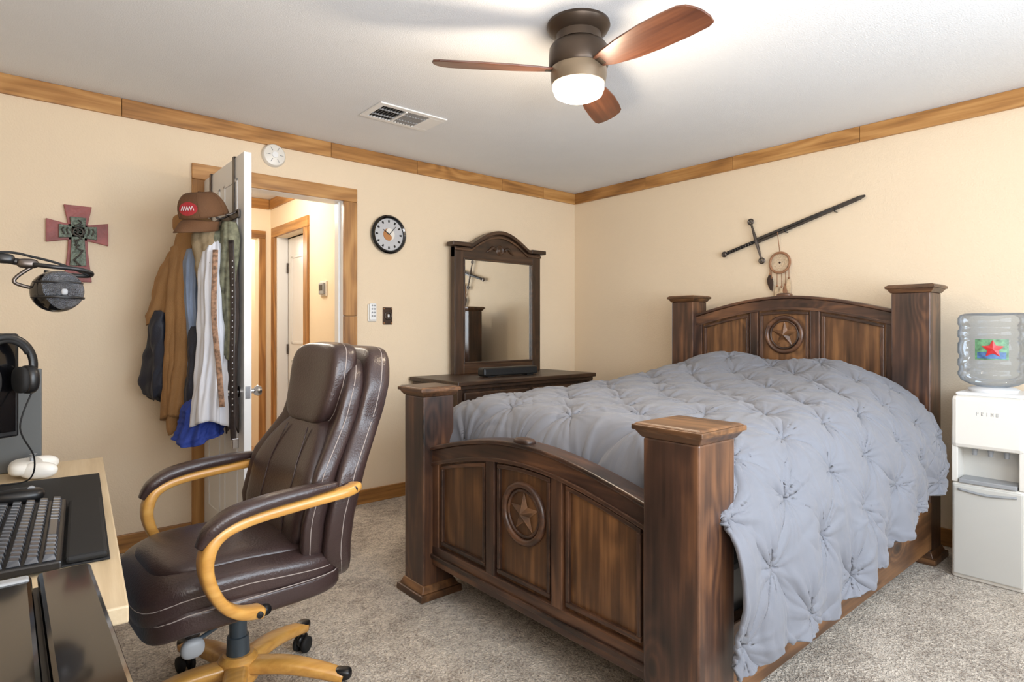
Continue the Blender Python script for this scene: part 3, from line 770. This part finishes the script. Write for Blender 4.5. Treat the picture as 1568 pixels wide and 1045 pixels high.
tube('door_handle_recess', [(cX0-.014, cy0+.03, .425), (cX0-.018, (cy0+cy1)/2, .415), (cX0-.014, cy1-.03, .425)], .006, m_greyp, wc, smooth_pts=6)
tubeletters = [(0, [(0, 0), (0, 1), (.5, 1), (.5, .5), (0, .5)]), (1, [(0, 0), (0, 1), (.5, 1), (.5, .5), (0, .5), (.5, 0)]), (2, [(.2, 0), (.2, 1)]), (3, [(0, 0), (0, 1), (.3, .4), (.6, 1), (.6, 0)]), (4, [(0, 0), (0, 1), (.55, 1), (.55, 0), (0, 0)])]
for k, pl in tubeletters:
    tube('brand_letter_%d' % k, [(cX0-.0125, .72-.018*k-.012*a, .78+.016*b) for a, b in pl], .0009, m_greyp, wc, seg=5)
wbx, wby = 3.615, .69
lathe('bottle_collar', [(.001, .88), (.09, .88), (.1, .895), (.08, .905), (.001, .905)], (wbx, wby, 0), m_white, wc)
r0 = .138
prof = [(.03, .90), (.05, .905), (.09, .915), (.125, .935), (r0, .96)]
for zc in (.99, 1.05, 1.13, 1.19):
    prof += [(r0, zc-.016), (r0-.006, zc-.007), (r0-.006, zc+.007), (r0, zc+.016)]
prof += [(r0, 1.235), (.130, 1.25), (.11, 1.258), (.09, 1.25), (.001, 1.246)]
lathe('water_bottle', prof, (wbx, wby, 0), m_bottle, wc, seg=64)
def patch(nm, r, a0, a1, z0, z1, mat):
    n = 16; vs = []
    for z in (z0, z1):
        for i in range(n+1):
            a = math.radians(a0+(a1-a0)*i/n); vs.append((wbx+r*math.cos(a), wby+r*math.sin(a), z))
    return obj(nm, vs, [(i, i+1, n+2+i, n+1+i) for i in range(n)], mat, wc, smooth=True)
patch('label_green', r0+.002, 162, 214, 1.04, 1.135, M('label_green', (96, 140, 104), .4, var=.5, vscale=45))
patch('label_band', r0+.003, 166, 210, 1.045, 1.075, M('label_blue', (70, 104, 150), .4, var=.4, vscale=50))
vs = [(wbx+(r0+.010)*math.cos(math.radians(190)), wby+(r0+.010)*math.sin(math.radians(190)), 1.09)]
for i in range(10):
    rr = .043 if i % 2 == 0 else .02; t = math.pi/2+i*math.pi/5; ang = math.radians(190)+rr*math.cos(t)/r0
    vs.append((wbx+(r0+.005)*math.cos(ang), wby+(r0+.005)*math.sin(ang), 1.09+rr*math.sin(t)))
obj('label_star', vs, [(0, 1+i, 1+(i+1) % 10) for i in range(10)], M('label_red', (186, 40, 44), .35, var=.1), wc)

# ------------------------------------------------------------------ desk and items
DC = (.148, 1.097, 0); DR = math.radians(-4.5)
dk = grp('computer_desk', DC, DR)
m_dg = M('desk_grey_laminate', (108, 116, 124), .5, var=.03)
box('top', -.64, 0, 0, 1.335, .722, .75, W['desk'], dk, .003)
box('side_panel_near', -.60, -.02, .03, .055, 0, .7215, m_dg, dk, .002)
box('side_panel_far', -.60, -.02, 1.27, 1.295, 0, .7215, m_dg, dk, .002)
box('modesty_panel', -.56, -.54, .056, 1.269, .3, .7215, m_dg, dk, .002)
m_hut = M('hutch_dark_grey', (84, 86, 86), .5, var=.05)
box('hutch_panel', -.5, -.158, 1.22, 1.24, .751, 1.06, m_hut, dk, .003)
T = .7505
mp_ = grp('mouse_pad', DC, DR)
box('pad', -.30, -.016, .24, 1.05, T, T+.004, m_rub, mp_, .0015)
kb = grp('keyboard', DC, DR)
kz = T+.0045
m_key = M('keycap_grey', (52, 55, 62), .25, var=.1, coat=.4)
box('chassis', -.245, -.088, .22, .70, kz, kz+.016, m_blk, kb, .004)
box('wrist_rest', -.084, -.02, .24, .69, kz, kz+.014, m_rub, kb, .006)
vs, fs = [], []
for r_ in range(6):
    for c_ in range(18):
        w_ = .0215
        if r_ == 0 and 5 <= c_ <= 9:
            if c_ != 5: continue
            w_ = .0255*5-.004
        xk = -.096-.0245*r_; yk = .228+.0258*c_
        b0, b1 = kz+.016, kz+.028
        k = len(vs); x0, x1 = xk-.021, xk
        vs += [(x0, yk, b0), (x1, yk, b0), (x1, yk+w_, b0), (x0, yk+w_, b0), (x0+.004, yk+.003, b1), (x1-.003, yk+.003, b1-.002), (x1-.003, yk+w_-.003, b1-.002), (x0+.004, yk+w_-.003, b1)]
        fs += [tuple(k+i for i in f) for f in ((0, 3, 2, 1), (4, 5, 6, 7), (0, 1, 5, 4), (1, 2, 6, 5), (2, 3, 7, 6), (3, 0, 4, 7))]
obj('keycaps', vs, fs, m_key, kb, bevel=.0012)
ms = grp('computer_mouse', DC, DR)
rbox('shell', (-.185, .79, kz+.016), (.052, .032, .018), m_blk, ms, p=2.8, cuts=8)
lathe('scroll_wheel', [(.001, -.004), (.008, -.004), (.008, .004), (.001, .004)], (-.160, .79, kz+.03), m_greyp, ms, axis='Y', seg=16)
gc = grp('game_controller', DC, DR)
rbox('body', (-.19, 1.135, T+.030), (.04, .062, .021), m_whitep, gc, p=3, cuts=8)
for s in (-1, 1):
    rbox('grip_%d' % s, (-.16, 1.135+s*.052, T+.025), (.048, .022, .024), m_whitep, gc, p=2.2, cuts=8, rot=Matrix.Rotation(s*.35, 3, 'Z'))
    lathe('thumbstick_%d' % s, [(.005, 0), (.005, .01), (.010, .013), (.001, .015)], (-.175, 1.135+s*.025, T+.048), m_greyp, gc, seg=14)

mon = grp('computer_monitor', (0, 0, 0))
a0 = Vector((-.34, 1.84, 0)); a1 = Vector((.030, 2.03, 0)); dd = (a1-a0).normalized(); nn = Vector((dd.y, -dd.x, 0))
def slab(nm, s0, s1, n0, n1, z0, z1, mat, par, bev=.003):
    vs = []
    for z in (z0, z1):
        for s, n_ in ((s0, n0), (s1, n0), (s1, n1), (s0, n1)):
            p = a0+dd*s+nn*n_; vs.append((p.x, p.y, z))
    return obj(nm, vs, [(0, 3, 2, 1), (4, 5, 6, 7), (0, 1, 5, 4), (1, 2, 6, 5), (2, 3, 7, 6), (3, 0, 4, 7)], mat, par, bevel=bev)
ML = (a1-a0).length
slab('shell', 0, ML, -.03, 0, .90, 1.17, m_blk, mon, .006)
slab('screen', .01, ML-.01, 0, .002, .915, 1.16, m_blkg, mon, .0005)
slab('stand_neck', ML*.2, ML*.3, -.04, -.02, .76, 1.02, m_blk, mon)
slab('stand_foot', ML*.05, ML*.40, -.10, .02, .7505, .762, m_blk, mon)
hp = grp('headphones')
hc = a1-dd*.055+nn*.05
def hp_pt(a, r, z=1.088):
    return hc+dd*(r*math.cos(a))+Vector((0, 0, z+r*1.2*math.sin(a)))
tube('headband', [hp_pt(a, .060) for a in np.linspace(-.35, math.pi+.35, 30)], .006, m_blk, hp, flat=(1, 1.6, tuple(nn)))
tube('headband_pad', [hp_pt(a, .053) for a in np.linspace(.5, math.pi-.5, 20)], .006, m_rub, hp)
for s, a in ((1, -.35), (-1, math.pi+.35)):
    p = hp_pt(a, .060)
    RR = Matrix.Rotation(math.atan2(dd.y, dd.x), 3, 'Z')
    rbox('ear_cup_%d' % s, p+Vector((0, 0, -.012))-dd*s*.008, (.018, .031, .037), m_blk, hp, p=2.6, cuts=8, rot=RR)
    rbox('ear_pad_%d' % s, p+Vector((0, 0, -.012))-dd*s*.026, (.012, .029, .034), m_rub, hp, p=2.6, cuts=8, rot=RR)
    rbox('hub_%d' % s, p+Vector((0, 0, -.012))+dd*s*.010, (.003, .012, .012), m_steel, hp, p=2.2, cuts=5, rot=RR)
tube('cable', [hp_pt(-.35, .060)+Vector((0, 0, -.045)), (.03, 1.97, .93), (.06, 2.03, .84), (.05, 2.12, .765), (-.02, 2.14, .757)], .002, m_rub, hp, smooth_pts=8)

mic = grp('boom_microphone')
mcn = Vector((.092, 1.745, 1.268))
m_gr = M('mic_grille', (112, 116, 124), .25, metal=.9, bump=.8, bscale=400, var=.25, vscale=150)
rbox('ball_shell', mcn, (.050, .050, .048), m_blkg, mic, p=2.0, cuts=12)
rbox('front_grille', mcn+Vector((.005, -.008, .002)), (.0475, .046, .0465), m_gr, mic, p=2.0, cuts=12)
ring('chrome_band', tuple(mcn+Vector((.003, -.005, -.014))), .0480, .003, 'Z', m_blk, mic)
ring('upper_band', tuple(mcn+Vector((.003, -.005, .02))), .0455, .0025, 'Z', m_blk, mic)
rbox('front_badge', mcn+Vector((.012, -.053, -.002)), (.006, .003, .007), m_greyp, mic, p=3, cuts=4)
tube('boom_arm_lower', [(-.40, 1.62, .76), (-.42, 1.70, 1.10), (-.40, 1.72, 1.36)], .011, m_blk, mic, smooth_pts=4)
tube('boom_arm_upper', [(-.40, 1.72, 1.36), (-.2, 1.735, 1.352), (-.02, 1.745, 1.338), (.05, 1.745, 1.328)], .008, m_blk, mic, smooth_pts=4)
tube('boom_arm_rod', [(-.40, 1.71, 1.40), (-.15, 1.735, 1.378), (.03, 1.745, 1.335)], .003, m_steel, mic, smooth_pts=4)
rbox('arm_joint', (.04, 1.745, 1.330), (.020, .014, .011), m_steel, mic, p=3, cuts=5)
rbox('arm_knuckle', (.0, 1.742, 1.338), (.018, .013, .011), m_blk, mic, p=3, cuts=5)
tube('yoke', [(.05, 1.735, 1.328), (.085, 1.725, 1.324), (.13, 1.73, 1.322), (.158, 1.745, 1.316), (.155, 1.765, 1.310), (.12, 1.77, 1.310), (.07, 1.765, 1.314)], .005, m_blk, mic, smooth_pts=6)
tube('mount', [(.05, 1.745, 1.325), (.022, 1.745, 1.30), (.018, 1.745, 1.285), (.046, 1.745, 1.275)], .004, m_steel, mic, smooth_pts=5)
tube('cable', [(.155, 1.748, 1.31), (.10, 1.74, 1.332), (.05, 1.74, 1.345), (.0, 1.74, 1.352), (-.1, 1.735, 1.335), (-.3, 1.73, 1.37)], .0028, m_rub, mic, smooth_pts=8)
lathe('desk_clamp', [(.02, 0), (.02, .04), (.012, .045), (.012, .06)], (-.40, 1.62, .7505), m_blk, mic, seg=16)

# pc tower
pc = grp('computer_tower')
tx0, tx1, ty0, ty1, tz = -.36, .098, .55, 1.083, .835
box('case', tx0, tx1, ty0, ty1, .02, tz-.02, m_blk, pc, .004)
box('top_glass_right', .035, tx1, ty0, ty1, tz-.019, tz, m_blkg, pc, .006)
box('top_glass_left', tx0, .029, ty0, ty1, tz-.019, tz, m_blkg, pc, .006)
box('silver_strip', -.10, .026, ty1-.030, ty1-.010, tz-.015, tz+.003, m_greyp, pc, .003)
boxes('feet', [(tx0+.03, tx0+.09, ty0+.04, ty1-.04, 0, .021), (tx1-.09, tx1-.03, ty0+.04, ty1-.04, 0, .021)], m_rub, pc)

# ------------------------------------------------------------------ office chair (local: forward = -X)
CCx, CCy = .56, 1.99
ch = grp('office_chair', (CCx, CCy, 0), math.radians(3))
def seatfn(q):
    x, y, z = q
    zz = z
    if z > .44: zz += .012*math.cos(y/.25*math.pi/2)*1.0-.02*max(0, (x+.05)/.25)**1
    if x < -.18: zz -= .04*((-.18-x)/.12)**2
    return (x, y, zz)
def hl(k, n=60):
    out = []
    for i in range(n):
        a = 2*math.pi*i/n; c, s = math.cos(a), math.sin(a); m_ = max(abs(c), abs(s)); out.append((c/m_, s/m_, k))
    return out
rbox('seat_cushion_lower', (-.02, 0, .412), (.275, .262, .046), m_leather, ch, p=5, cuts=16, fn=seatfn, seams=[hl(.55)])
rbox('seat_cushion', (-.025, 0, .470), (.285, .255, .058), m_leather, ch, p=4.5, cuts=18, fn=seatfn, seams=[hl(.1)])
rbox('seat_pad', (-.02, 0, .514), (.245, .20, .030), m_leather, ch, p=4, cuts=14, fn=seatfn)
def spine(z):
    return float(np.interp(z, [.40, .50, .60, .75, .9, 1.0, 1.13], [.16, .148, .158, .20, .268, .295, .315]))
def backfn(dxo, wfun, cc=.5):
    def f(q):
        x, y, z = q
        w = wfun(z); yy = y*w
        return (spine(z)+dxo+x-cc*yy*yy, yy, z)
    return f
w_low = lambda z: float(np.interp(z, [.42, .55, .72, .80, .9, 1.0], [.80, 1.0, 1.05, .92, .66, .55]))
w_head = lambda z: float(np.interp(z, [.84, .92, 1.02, 1.14], [.80, .92, 1.0, 1.0]))
w_shell = lambda z: float(np.interp(z, [.36, .45, .6, .75, .88, 1.0, 1.13], [.82, .95, 1.05, 1.05, .86, .90, .86]))
def vl(xk, n=70):
    out = []
    for i in range(n):
        a = 2*math.pi*i/n; c, s = math.cos(a), math.sin(a); m_ = max(abs(c), abs(s)); out.append((xk, c/m_, s/m_))
    return out
rbox('back_shell', (0, 0, .745), (.058, .265, .375), m_leather, ch, p=5, cuts=20, fn=backfn(.115, w_shell, .9), seams=[vl(.2)])
rbox('back_wing', (0, 0, .74), (.05, .25, .34), m_leather, ch, p=4.5, cuts=20, fn=backfn(.055, w_shell, 1.3), seams=[vl(-.1)])
rbox('back_cushion', (0, 0, .69), (.05, .215, .215), m_leather, ch, p=4, cuts=18, fn=backfn(.0, w_low, .7), seams=[vl(.0)])
rbox('headrest_cushion', (0, 0, 1.0), (.055, .170, .135), m_leather, ch, p=4.5, cuts=16, fn=backfn(-.005, w_head, .7), seams=[vl(.0)])
for s in (-1, 1):
    tube('back_piping_%d' % s, [(spine(z)-.052-.7*(.09*1)**2, s*.10*w_low(z), z) for z in np.linspace(.52, .86, 14)], .0025, m_leather, ch, seg=6)
for s in (-1, 1):
    Y = s*.315 if s < 0 else s*.300
    path = [(.245, Y*.93, .70), (.20, Y, .695), (.06, Y, .685), (-.08, Y, .672), (-.155, Y, .648), (-.185, Y, .60), (-.182, Y, .54), (-.15, Y*.99, .47), (-.10, Y*.95, .425), (-.04, Y*.90, .405)]
    tube('arm_wood_%d' % s, path, [.018, .019, .019, .019, .021, .023, .021, .019, .020, .021], W['chair'], ch, smooth_pts=8, seg=14, flat=(1.3, .8, (0, 1, 0)))
    lathe('arm_bolt_%d' % s, [(.001, s*.0), (.009, s*.0), (.009, s*.006), (.001, s*.008)], (-.05, Y*.91+s*.026, .408), m_blk, ch, axis='Y', seg=14)
    lathe('arm_bolt_back_%d' % s, [(.001, s*.0), (.009, s*.0), (.009, s*.006), (.001, s*.008)], (.225, Y*.95+s*.026, .70), m_blk, ch, axis='Y', seg=14)
    pad = [(.17, Y, .722), (.08, Y, .718), (-.03, Y, .710), (-.12, Y, .694), (-.175, Y, .664), (-.203, Y, .625)]
    tube('arm_pad_%d' % s, pad, [.012, .022, .024, .025, .022, .012], m_leather, ch, smooth_pts=8, seg=16, flat=(1.3, .75, (0, 1, 0)))
    tube('arm_bracket_%d' % s, [(-.02, Y*.88, .40), (-.01, Y*.5, .345), (0, 0, .335)], .016, m_blk, ch)
m_mech = M('gunmetal_mechanism', (74, 84, 92), .4, metal=.4, var=.05)
rbox('tilt_mechanism', (.02, 0, .335), (.14, .09, .03), m_mech, ch, p=5, cuts=6)
lathe('gas_lift', [(.001, .31), (.026, .31), (.026, .22), (.032, .219), (.036, .13), (.001, .13)], (0.0, 0, 0), m_mech, ch, seg=28)
lathe('hub', [(.001, .165), (.045, .165), (.058, .15), (.06, .085), (.05, .07), (.001, .07)], (0, 0, 0), W['chair'], ch, seg=28)
tube('tilt_lever', [(-.02, -.08, .345), (-.10, -.15, .34), (-.17, -.19, .335)], .006, m_mech, ch, smooth_pts=4)
rbox('lever_paddle', (-.185, -.20, .322), (.03, .016, .026), m_greyp, ch, p=2.5, cuts=6)
rbox('tilt_knob', (-.15, -.06, .315), (.022, .022, .03), m_blk, ch, p=4, cuts=6)
for k in range(5):
    a = math.radians(30+72*k); c, s = math.cos(a), math.sin(a)
    tube('base_leg_%d' % k, [(c*.03, s*.03, .125), (c*.15, s*.15, .125), (c*.26, s*.26, .105), (c*.33, s*.33, .085)], [.028, .027, .024, .02], W['chair'], ch, smooth_pts=5, seg=14, flat=(.8, 1.25, (0, 0, 1)))
    rbox('leg_cap_%d' % k, (c*.325, s*.325, .094), (.03, .022, .018), m_blk, ch, p=3, cuts=5, rot=Matrix.Rotation(a, 3, 'Z'))
    wc_ = Vector((c*.325, s*.325, .028)); ax = Vector((-s, c, 0))
    for q in (-1, 1):
        p0 = wc_+ax*q*.008; p1 = wc_+ax*q*.026
        tube('caster_%d_%d' % (k, q), [p0, p0.lerp(p1, .2), p0.lerp(p1, .8), p1], [.022, .028, .028, .02], m_rub, ch, seg=24)
    tube('caster_stem_%d' % k, [(c*.325, s*.325, .03), (c*.325, s*.325, .09)], .008, m_steel, ch)
    rbox('caster_hood_%d' % k, wc_+Vector((0, 0, .014)), (.028, .012, .022), m_blk, ch, p=2.5, cuts=5, rot=Matrix.Rotation(a, 3, 'Z'))

fc = grp('floor_cable')
tube('cord', [(.22, 1.35, .004), (.30, 1.55, .004), (.26, 1.75, .004), (.33, 1.9, .004), (.24, 2.1, .004), (.16, 2.25, .004)], .004, m_rub, fc, smooth_pts=8)

# ------------------------------------------------------------------ clothes on door (one hanging pile)
hang_g = grp('hanging_clothes')
def garment(nm, cx_, cy_, zt, zb, prof, mat, nf=9, amp=.14, seed=0, lean=(0, 0), xmax=.858, hem=.02):
    rs = np.random.RandomState(seed); NZ, NA = 80, 120
    ph = rs.uniform(0, 6.28, 8); vs = []; fs = []
    T_ = np.array([p[0] for p in prof]); RX = np.array([p[1] for p in prof]); RY = np.array([p[2] for p in prof])
    for i in range(NZ):
        t = i/(NZ-1)
        rx = np.interp(t, T_, RX); ry = np.interp(t, T_, RY)
        for k in range(NA):
            a = 2*math.pi*k/NA
            w = nf*a+ph[0]+1.6*math.sin(3*t+ph[1])
            m_ = 1+amp*(.4+.6*t)*((1-abs(math.sin(w/2))*2)*.55+math.sin((nf*2-1)*a+ph[2]+t*3)*.25+.35*math.sin(3*a+ph[3]+5*t))
            m_ += .05*math.sin(t*19+a*3+ph[1])*math.sin(t*8+a*2+ph[4])+.03*math.sin(t*37+a*5+ph[5])*math.sin(t*11+ph[6])
            x = cx_+lean[0]*t+rx*m_*math.cos(a)+.006*math.sin(t*9+ph[7]); y = cy_+lean[1]*t+ry*m_*math.sin(a)
            z = zt+(zb-zt)*t+(hem*math.sin(2*a+ph[2])*t)+(.0 if i else -.01)
            vs.append((min(x, xmax), min(y, YB-.03), z))
    for i in range(NZ-1):
        for k in range(NA):
            a, b = i*NA+k, i*NA+(k+1) % NA; fs.append((a, b, b+NA, a+NA))
    fs.append(tuple(range(NA))); fs.append(tuple(range((NZ-1)*NA, NZ*NA)))
    return obj(nm, vs, fs, mat, hang_g, smooth=True)
m_tanj = M('tan_canvas', (146, 108, 66), .85, bump=.3, bscale=250, var=.14)
m_navy = M('navy_quilted', (28, 32, 46), .6, bump=.2, bscale=150, var=.15)
m_shirt = M('white_cotton', (210, 212, 220), .85, bump=.1, bscale=200, var=.04)
m_blue = M('royal_blue_cotton', (34, 58, 140), .8, bump=.2, bscale=200, var=.12)
m_den = M('denim_light', (120, 134, 158), .85, bump=.3, bscale=300, var=.2)
m_camo = M('camo_grey_green', (112, 112, 92), .85, bump=.2, bscale=200, var=.55, vscale=30)
m_dkc = M('dark_brown_cloth', (58, 46, 40), .85, bump=.2, bscale=200, var=.2)
m_olive = M('olive_tan_cotton', (142, 124, 96), .85, bump=.2, bscale=200, var=.12)
g = hang_g
boxes('rack_bar', [(DX0-.012, DX0-.0045, 3.03, 3.68, 1.72, 1.76)], m_steel, g, .002)
boxes('over_door_straps', [(DX0-.008, DX0-.0045, y, y+.03, 1.76, OZ+.001) for y in (3.12, 3.55)]+[(DX0-.008, DX1+.006, y, y+.03, OZ-.002, OZ+.002) for y in (3.12, 3.55)], m_steel, g, .001)
for k, y in enumerate((3.06, 3.2, 3.34, 3.48, 3.62)):
    tube('hook_%d' % k, [(DX0-.012, y, 1.75), (DX0-.05, y, 1.73), (DX0-.075, y, 1.745), (DX0-.08, y, 1.775)], .005, m_steel, g, smooth_pts=5)
garment('tan_jacket_body', .735, 3.34, 1.73, .74, [(0, .04, .05), (.08, .085, .11), (.3, .10, .14), (.7, .10, .12), (1, .09, .10)], m_tanj, 7, .18, 1, lean=(-.05, .02))
garment('tan_jacket_shoulder', .715, 3.36, 1.68, 1.22, [(0, .04, .05), (.25, .075, .09), (.6, .095, .11), (.9, .10, .11), (1, .085, .09)], m_tanj, 5, .14, 31, lean=(-.085, .10))
garment('tan_jacket_sleeve', .665, 3.33, 1.60, .68, [(0, .035, .05), (.2, .05, .06), (.6, .045, .055), (.92, .042, .05), (1, .04, .045)], m_tanj, 4, .16, 2, lean=(-.02, .02))
tube('tan_jacket_collar', [(.78, 3.24, 1.69), (.70, 3.28, 1.73), (.65, 3.36, 1.71), (.70, 3.44, 1.72), (.78, 3.46, 1.69)], .022, m_tanj, g, smooth_pts=5, flat=(1.6, .6, (0, 0, 1)))
garment('navy_jacket_body', .660, 3.52, 1.36, .83, [(0, .06, .07), (.12, .085, .09), (.5, .095, .11), (.9, .09, .10), (1, .07, .08)], m_navy, 5, .12, 5, lean=(-.045, .01))
garment('navy_jacket_sleeve', .595, 3.40, 1.28, .84, [(0, .035, .04), (.2, .045, .05), (.9, .04, .045), (1, .03, .035)], m_navy, 4, .1, 6, lean=(.005, .03))
garment('white_shirt', .765, 3.105, 1.64, .735, [(0, .03, .04), (.1, .055, .075), (.4, .055, .08), (.8, .075, .10), (1, .085, .11)], m_shirt, 8, .24, 8, lean=(-.015, 0))
garment('denim_shirt', .70, 3.22, 1.58, .88, [(0, .03, .05), (.1, .045, .06), (.5, .035, .05), (1, .03, .04)], m_den, 7, .24, 9, lean=(.01, 0))
garment('navy_trousers', .705, 3.20, 1.20, .80, [(0, .02, .03), (.3, .04, .05), (1, .04, .05)], m_navy, 5, .16, 21)
garment('blue_shirt', .730, 3.17, .86, .655, [(0, .04, .06), (.3, .08, .09), (1, .10, .13)], m_blue, 8, .18, 11, lean=(-.02, 0))
garment('camouflage_shirt', .815, 3.05, 1.70, 1.05, [(0, .03, .04), (.12, .045, .06), (.4, .04, .055), (1, .03, .04)], m_camo, 7, .2, 12)
garment('olive_shirt', .745, 3.13, 1.69, 1.40, [(0, .04, .05), (.2, .07, .08), (.7, .06, .07), (1, .035, .05)], m_olive, 6, .2, 23)
garment('dark_trousers', .83, 3.06, 1.60, .70, [(0, .02, .04), (.1, .035, .05), (.5, .03, .05), (1, .028, .04)], m_dkc, 6, .15, 13)
m_belt = M('studded_belt', (46, 38, 36), .4, var=.5, vscale=70)
tube('belt_strap', [(.81, 2.99, 1.60), (.815, 2.975, 1.3), (.81, 2.975, 1.0), (.815, 2.985, .78), (.82, 2.99, .66)], .013, m_belt, g, smooth_pts=6, flat=(1, .2, (.8, -.6, 0)))
for k in range(26):
    rbox('belt_stud_%d' % k, (.811, 2.970, .80+.028*k), (.004, .004, .004), m_chrome, g, p=2, cuts=1)
boxes('belt_buckle', [(.81, .84, 2.972, 2.985, .62, .67)], m_chrome, g, .004)
m_strap = M('woven_strap_pattern', (150, 118, 96), .7, var=.6, vscale=60)
tube('woven_strap', [(.745, 3.0, 1.55), (.735, 2.985, 1.25), (.755, 2.98, 1.0), (.77, 2.985, .82)], .013, m_strap, g, smooth_pts=6, flat=(1, .25, (.8, -.6, 0)))
m_cap = M('brown_cap', (98, 66, 40), .8, bump=.3, bscale=250, var=.18)
def cap(tag, c, mat, rz, tilt, patchm=None, sc_=1.0, roll=0):
    g = D_.objects.new(tag, None); g.empty_display_size = .05; sc.collection.objects.link(g)
    g.location = c; g.rotation_euler = (0, 0, rz); g.parent = hang_g
    R = Matrix.Rotation(roll, 3, 'X') @ Matrix.Rotation(tilt, 3, 'Y') @ Matrix.Scale(sc_, 3)
    HT = .105
    def dm(a, phi, off=0):
        k_ = math.cos(phi)**.8
        slump = 1+.035*math.sin(3*a+1.0)*math.sin(2*phi)+.03*math.sin(5*a+2.2)*math.sin(2*phi)
        zz = -.03+HT*math.sin(phi)**.95*(1+.05*math.cos(a+math.pi)*math.sin(2*phi))-.012*math.exp(-((phi-1.45)/.25)**2)
        return Vector((.105*k_*math.cos(a)*slump*(1+off), .088*k_*math.sin(a)*slump*(1+off), zz))
    vs = []; fs = []; NA, NP = 56, 18
    for j in range(NP+1):
        phi = math.pi/2*j/NP*.999
        for i in range(NA): vs.append(R @ dm(2*math.pi*i/NA, phi))
    for j in range(NP):
        for i in range(NA): fs.append((j*NA+i, j*NA+(i+1) % NA, (j+1)*NA+(i+1) % NA, (j+1)*NA+i))
    cr_ = obj(tag+'_crown', vs, fs, mat, g, smooth=True); so = cr_.modifiers.new('s', 'SOLIDIFY'); so.thickness = .003
    vs = []; fs = []; n = 28
    for j in range(7):
        f = j/6
        for i in range(n+1):
            a = -1.25+2.5*i/n
            ca, sa = math.cos(a), math.sin(a)
            ext = .085*f*max(0, math.cos(a*1.15))
            v = Vector((-(.102*ca+ext), .086*sa*(1-.06*f), -.028-.020*f-.30*(sa*.088)**2/.088-.016*f*f))
            vs.append(R @ v)
    for j in range(6):
        for i in range(n): fs.append((j*(n+1)+i, j*(n+1)+i+1, (j+1)*(n+1)+i+1, (j+1)*(n+1)+i))
    b = obj(tag+'_bill', vs, fs, mat, g, smooth=True); so = b.modifiers.new('s', 'SOLIDIFY'); so.thickness = .004
    rbox(tag+'_button', R @ Vector((0, 0, -.03+HT-.010)), (.007, .007, .004), mat, g, p=2, cuts=3)
    for k in range(6):
        ang = math.pi*k/3+.5
        tube(tag+'_panel_seam_%d' % k, [R @ dm(ang, phi, .004) for phi in np.linspace(0, 1.5, 16)], .0013, mat, g, seg=5)
    if patchm:
        def onc(a, phi, off=.0):
            return R @ dm(math.pi-a, phi, off)
        n = 28
        vs = [onc(0, .38, .03)]
        for i in range(n):
            t = 2*math.pi*i/n; vs.append(onc(.48*math.cos(t), .38+.25*math.sin(t), .025))
        obj(tag+'_patch', vs, [(0, 1+i, 1+(i+1) % n) for i in range(n)], patchm, g, smooth=True)
        pl = [onc(-.32+.64*i/10, .38+(.09 if i % 2 else -.07), .045) for i in range(11)]
        tube(tag+'_patch_script', pl, .0012, m_white, g, seg=5, smooth_pts=3)
    return g
cap('brown_cap', (.715, 3.10, 1.755), m_cap, math.radians(42), math.radians(-20), M('cap_patch_red', (170, 44, 52), .6, var=.15, vscale=60), 1.15)
cap('camouflage_cap', (.79, 3.12, 1.62), m_camo, math.radians(50), math.radians(-35), None, .8)

# ------------------------------------------------------------------ lights
def area(nm, loc, d, sx, sy, e, col):
    l = D_.lights.new(nm, 'AREA'); l.shape = 'RECTANGLE'; l.size = sx; l.size_y = sy; l.energy = e; l.color = col
    o = D_.objects.new(nm, l); o.location = loc; o.rotation_euler = Vector(d).to_track_quat('-Z', 'Y').to_euler(); sc.collection.objects.link(o); return o
area('window_daylight', ((WX0+WX1)/2, YF-.15, (WZ0+WZ1)/2), (0, 1, 0), 2.1, 1.3, 104, (.80, .90, 1.0))
area('ceiling_fill', (.25, -.45, 1.25), (.42, .42, .80), 1.0, 1.0, 54, (.97, .98, 1.0))  # added unseen fill light behind the camera, aimed up to even out the ceiling
pl = D_.lights.new('fan_bulb', 'POINT'); pl.energy = 22; pl.color = (1, .82, .61); pl.shadow_soft_size = .08
po = D_.objects.new('fan_bulb', pl); po.location = (fx, fy, H-.42); sc.collection.objects.link(po)
pl = D_.lights.new('hall_bulb', 'POINT'); pl.energy = 22; pl.color = (1, .9, .76); pl.shadow_soft_size = .12
po = D_.objects.new('hall_bulb', pl); po.location = (1.3, 4.7, 2.2); sc.collection.objects.link(po)
pl = D_.lights.new('far_room_bulb', 'POINT'); pl.energy = 24; pl.color = (1, .93, .82); pl.shadow_soft_size = .12
po = D_.objects.new('far_room_bulb', pl); po.location = (1.4, 6.6, 2.1); sc.collection.objects.link(po)
w = D_.worlds.new('World'); sc.world = w; w.use_nodes = True
nt = w.node_tree; bg = nt.nodes['Background']
sky = nt.nodes.new('ShaderNodeTexSky'); sky.sky_type = 'HOSEK_WILKIE'; sky.sun_direction = (0.3, .5, .8)
nt.links.new(sky.outputs[0], bg.inputs[0]); bg.inputs[1].default_value = .8

# ------------------------------------------------------------------ camera
cam = D_.cameras.new('camera'); co = D_.objects.new('camera', cam); sc.collection.objects.link(co)
cam.sensor_width = 36; cam.sensor_fit = 'HORIZONTAL'; cam.lens = 36*915/1568
cam.shift_y = -17.5/1568; cam.clip_start = .03
co.location = (0, 0, 1.18); co.rotation_euler = (math.radians(90), 0, math.radians(-40.34))
sc.camera = co
sc.view_settings.view_transform = 'Standard'
sc.view_settings.look = 'None'
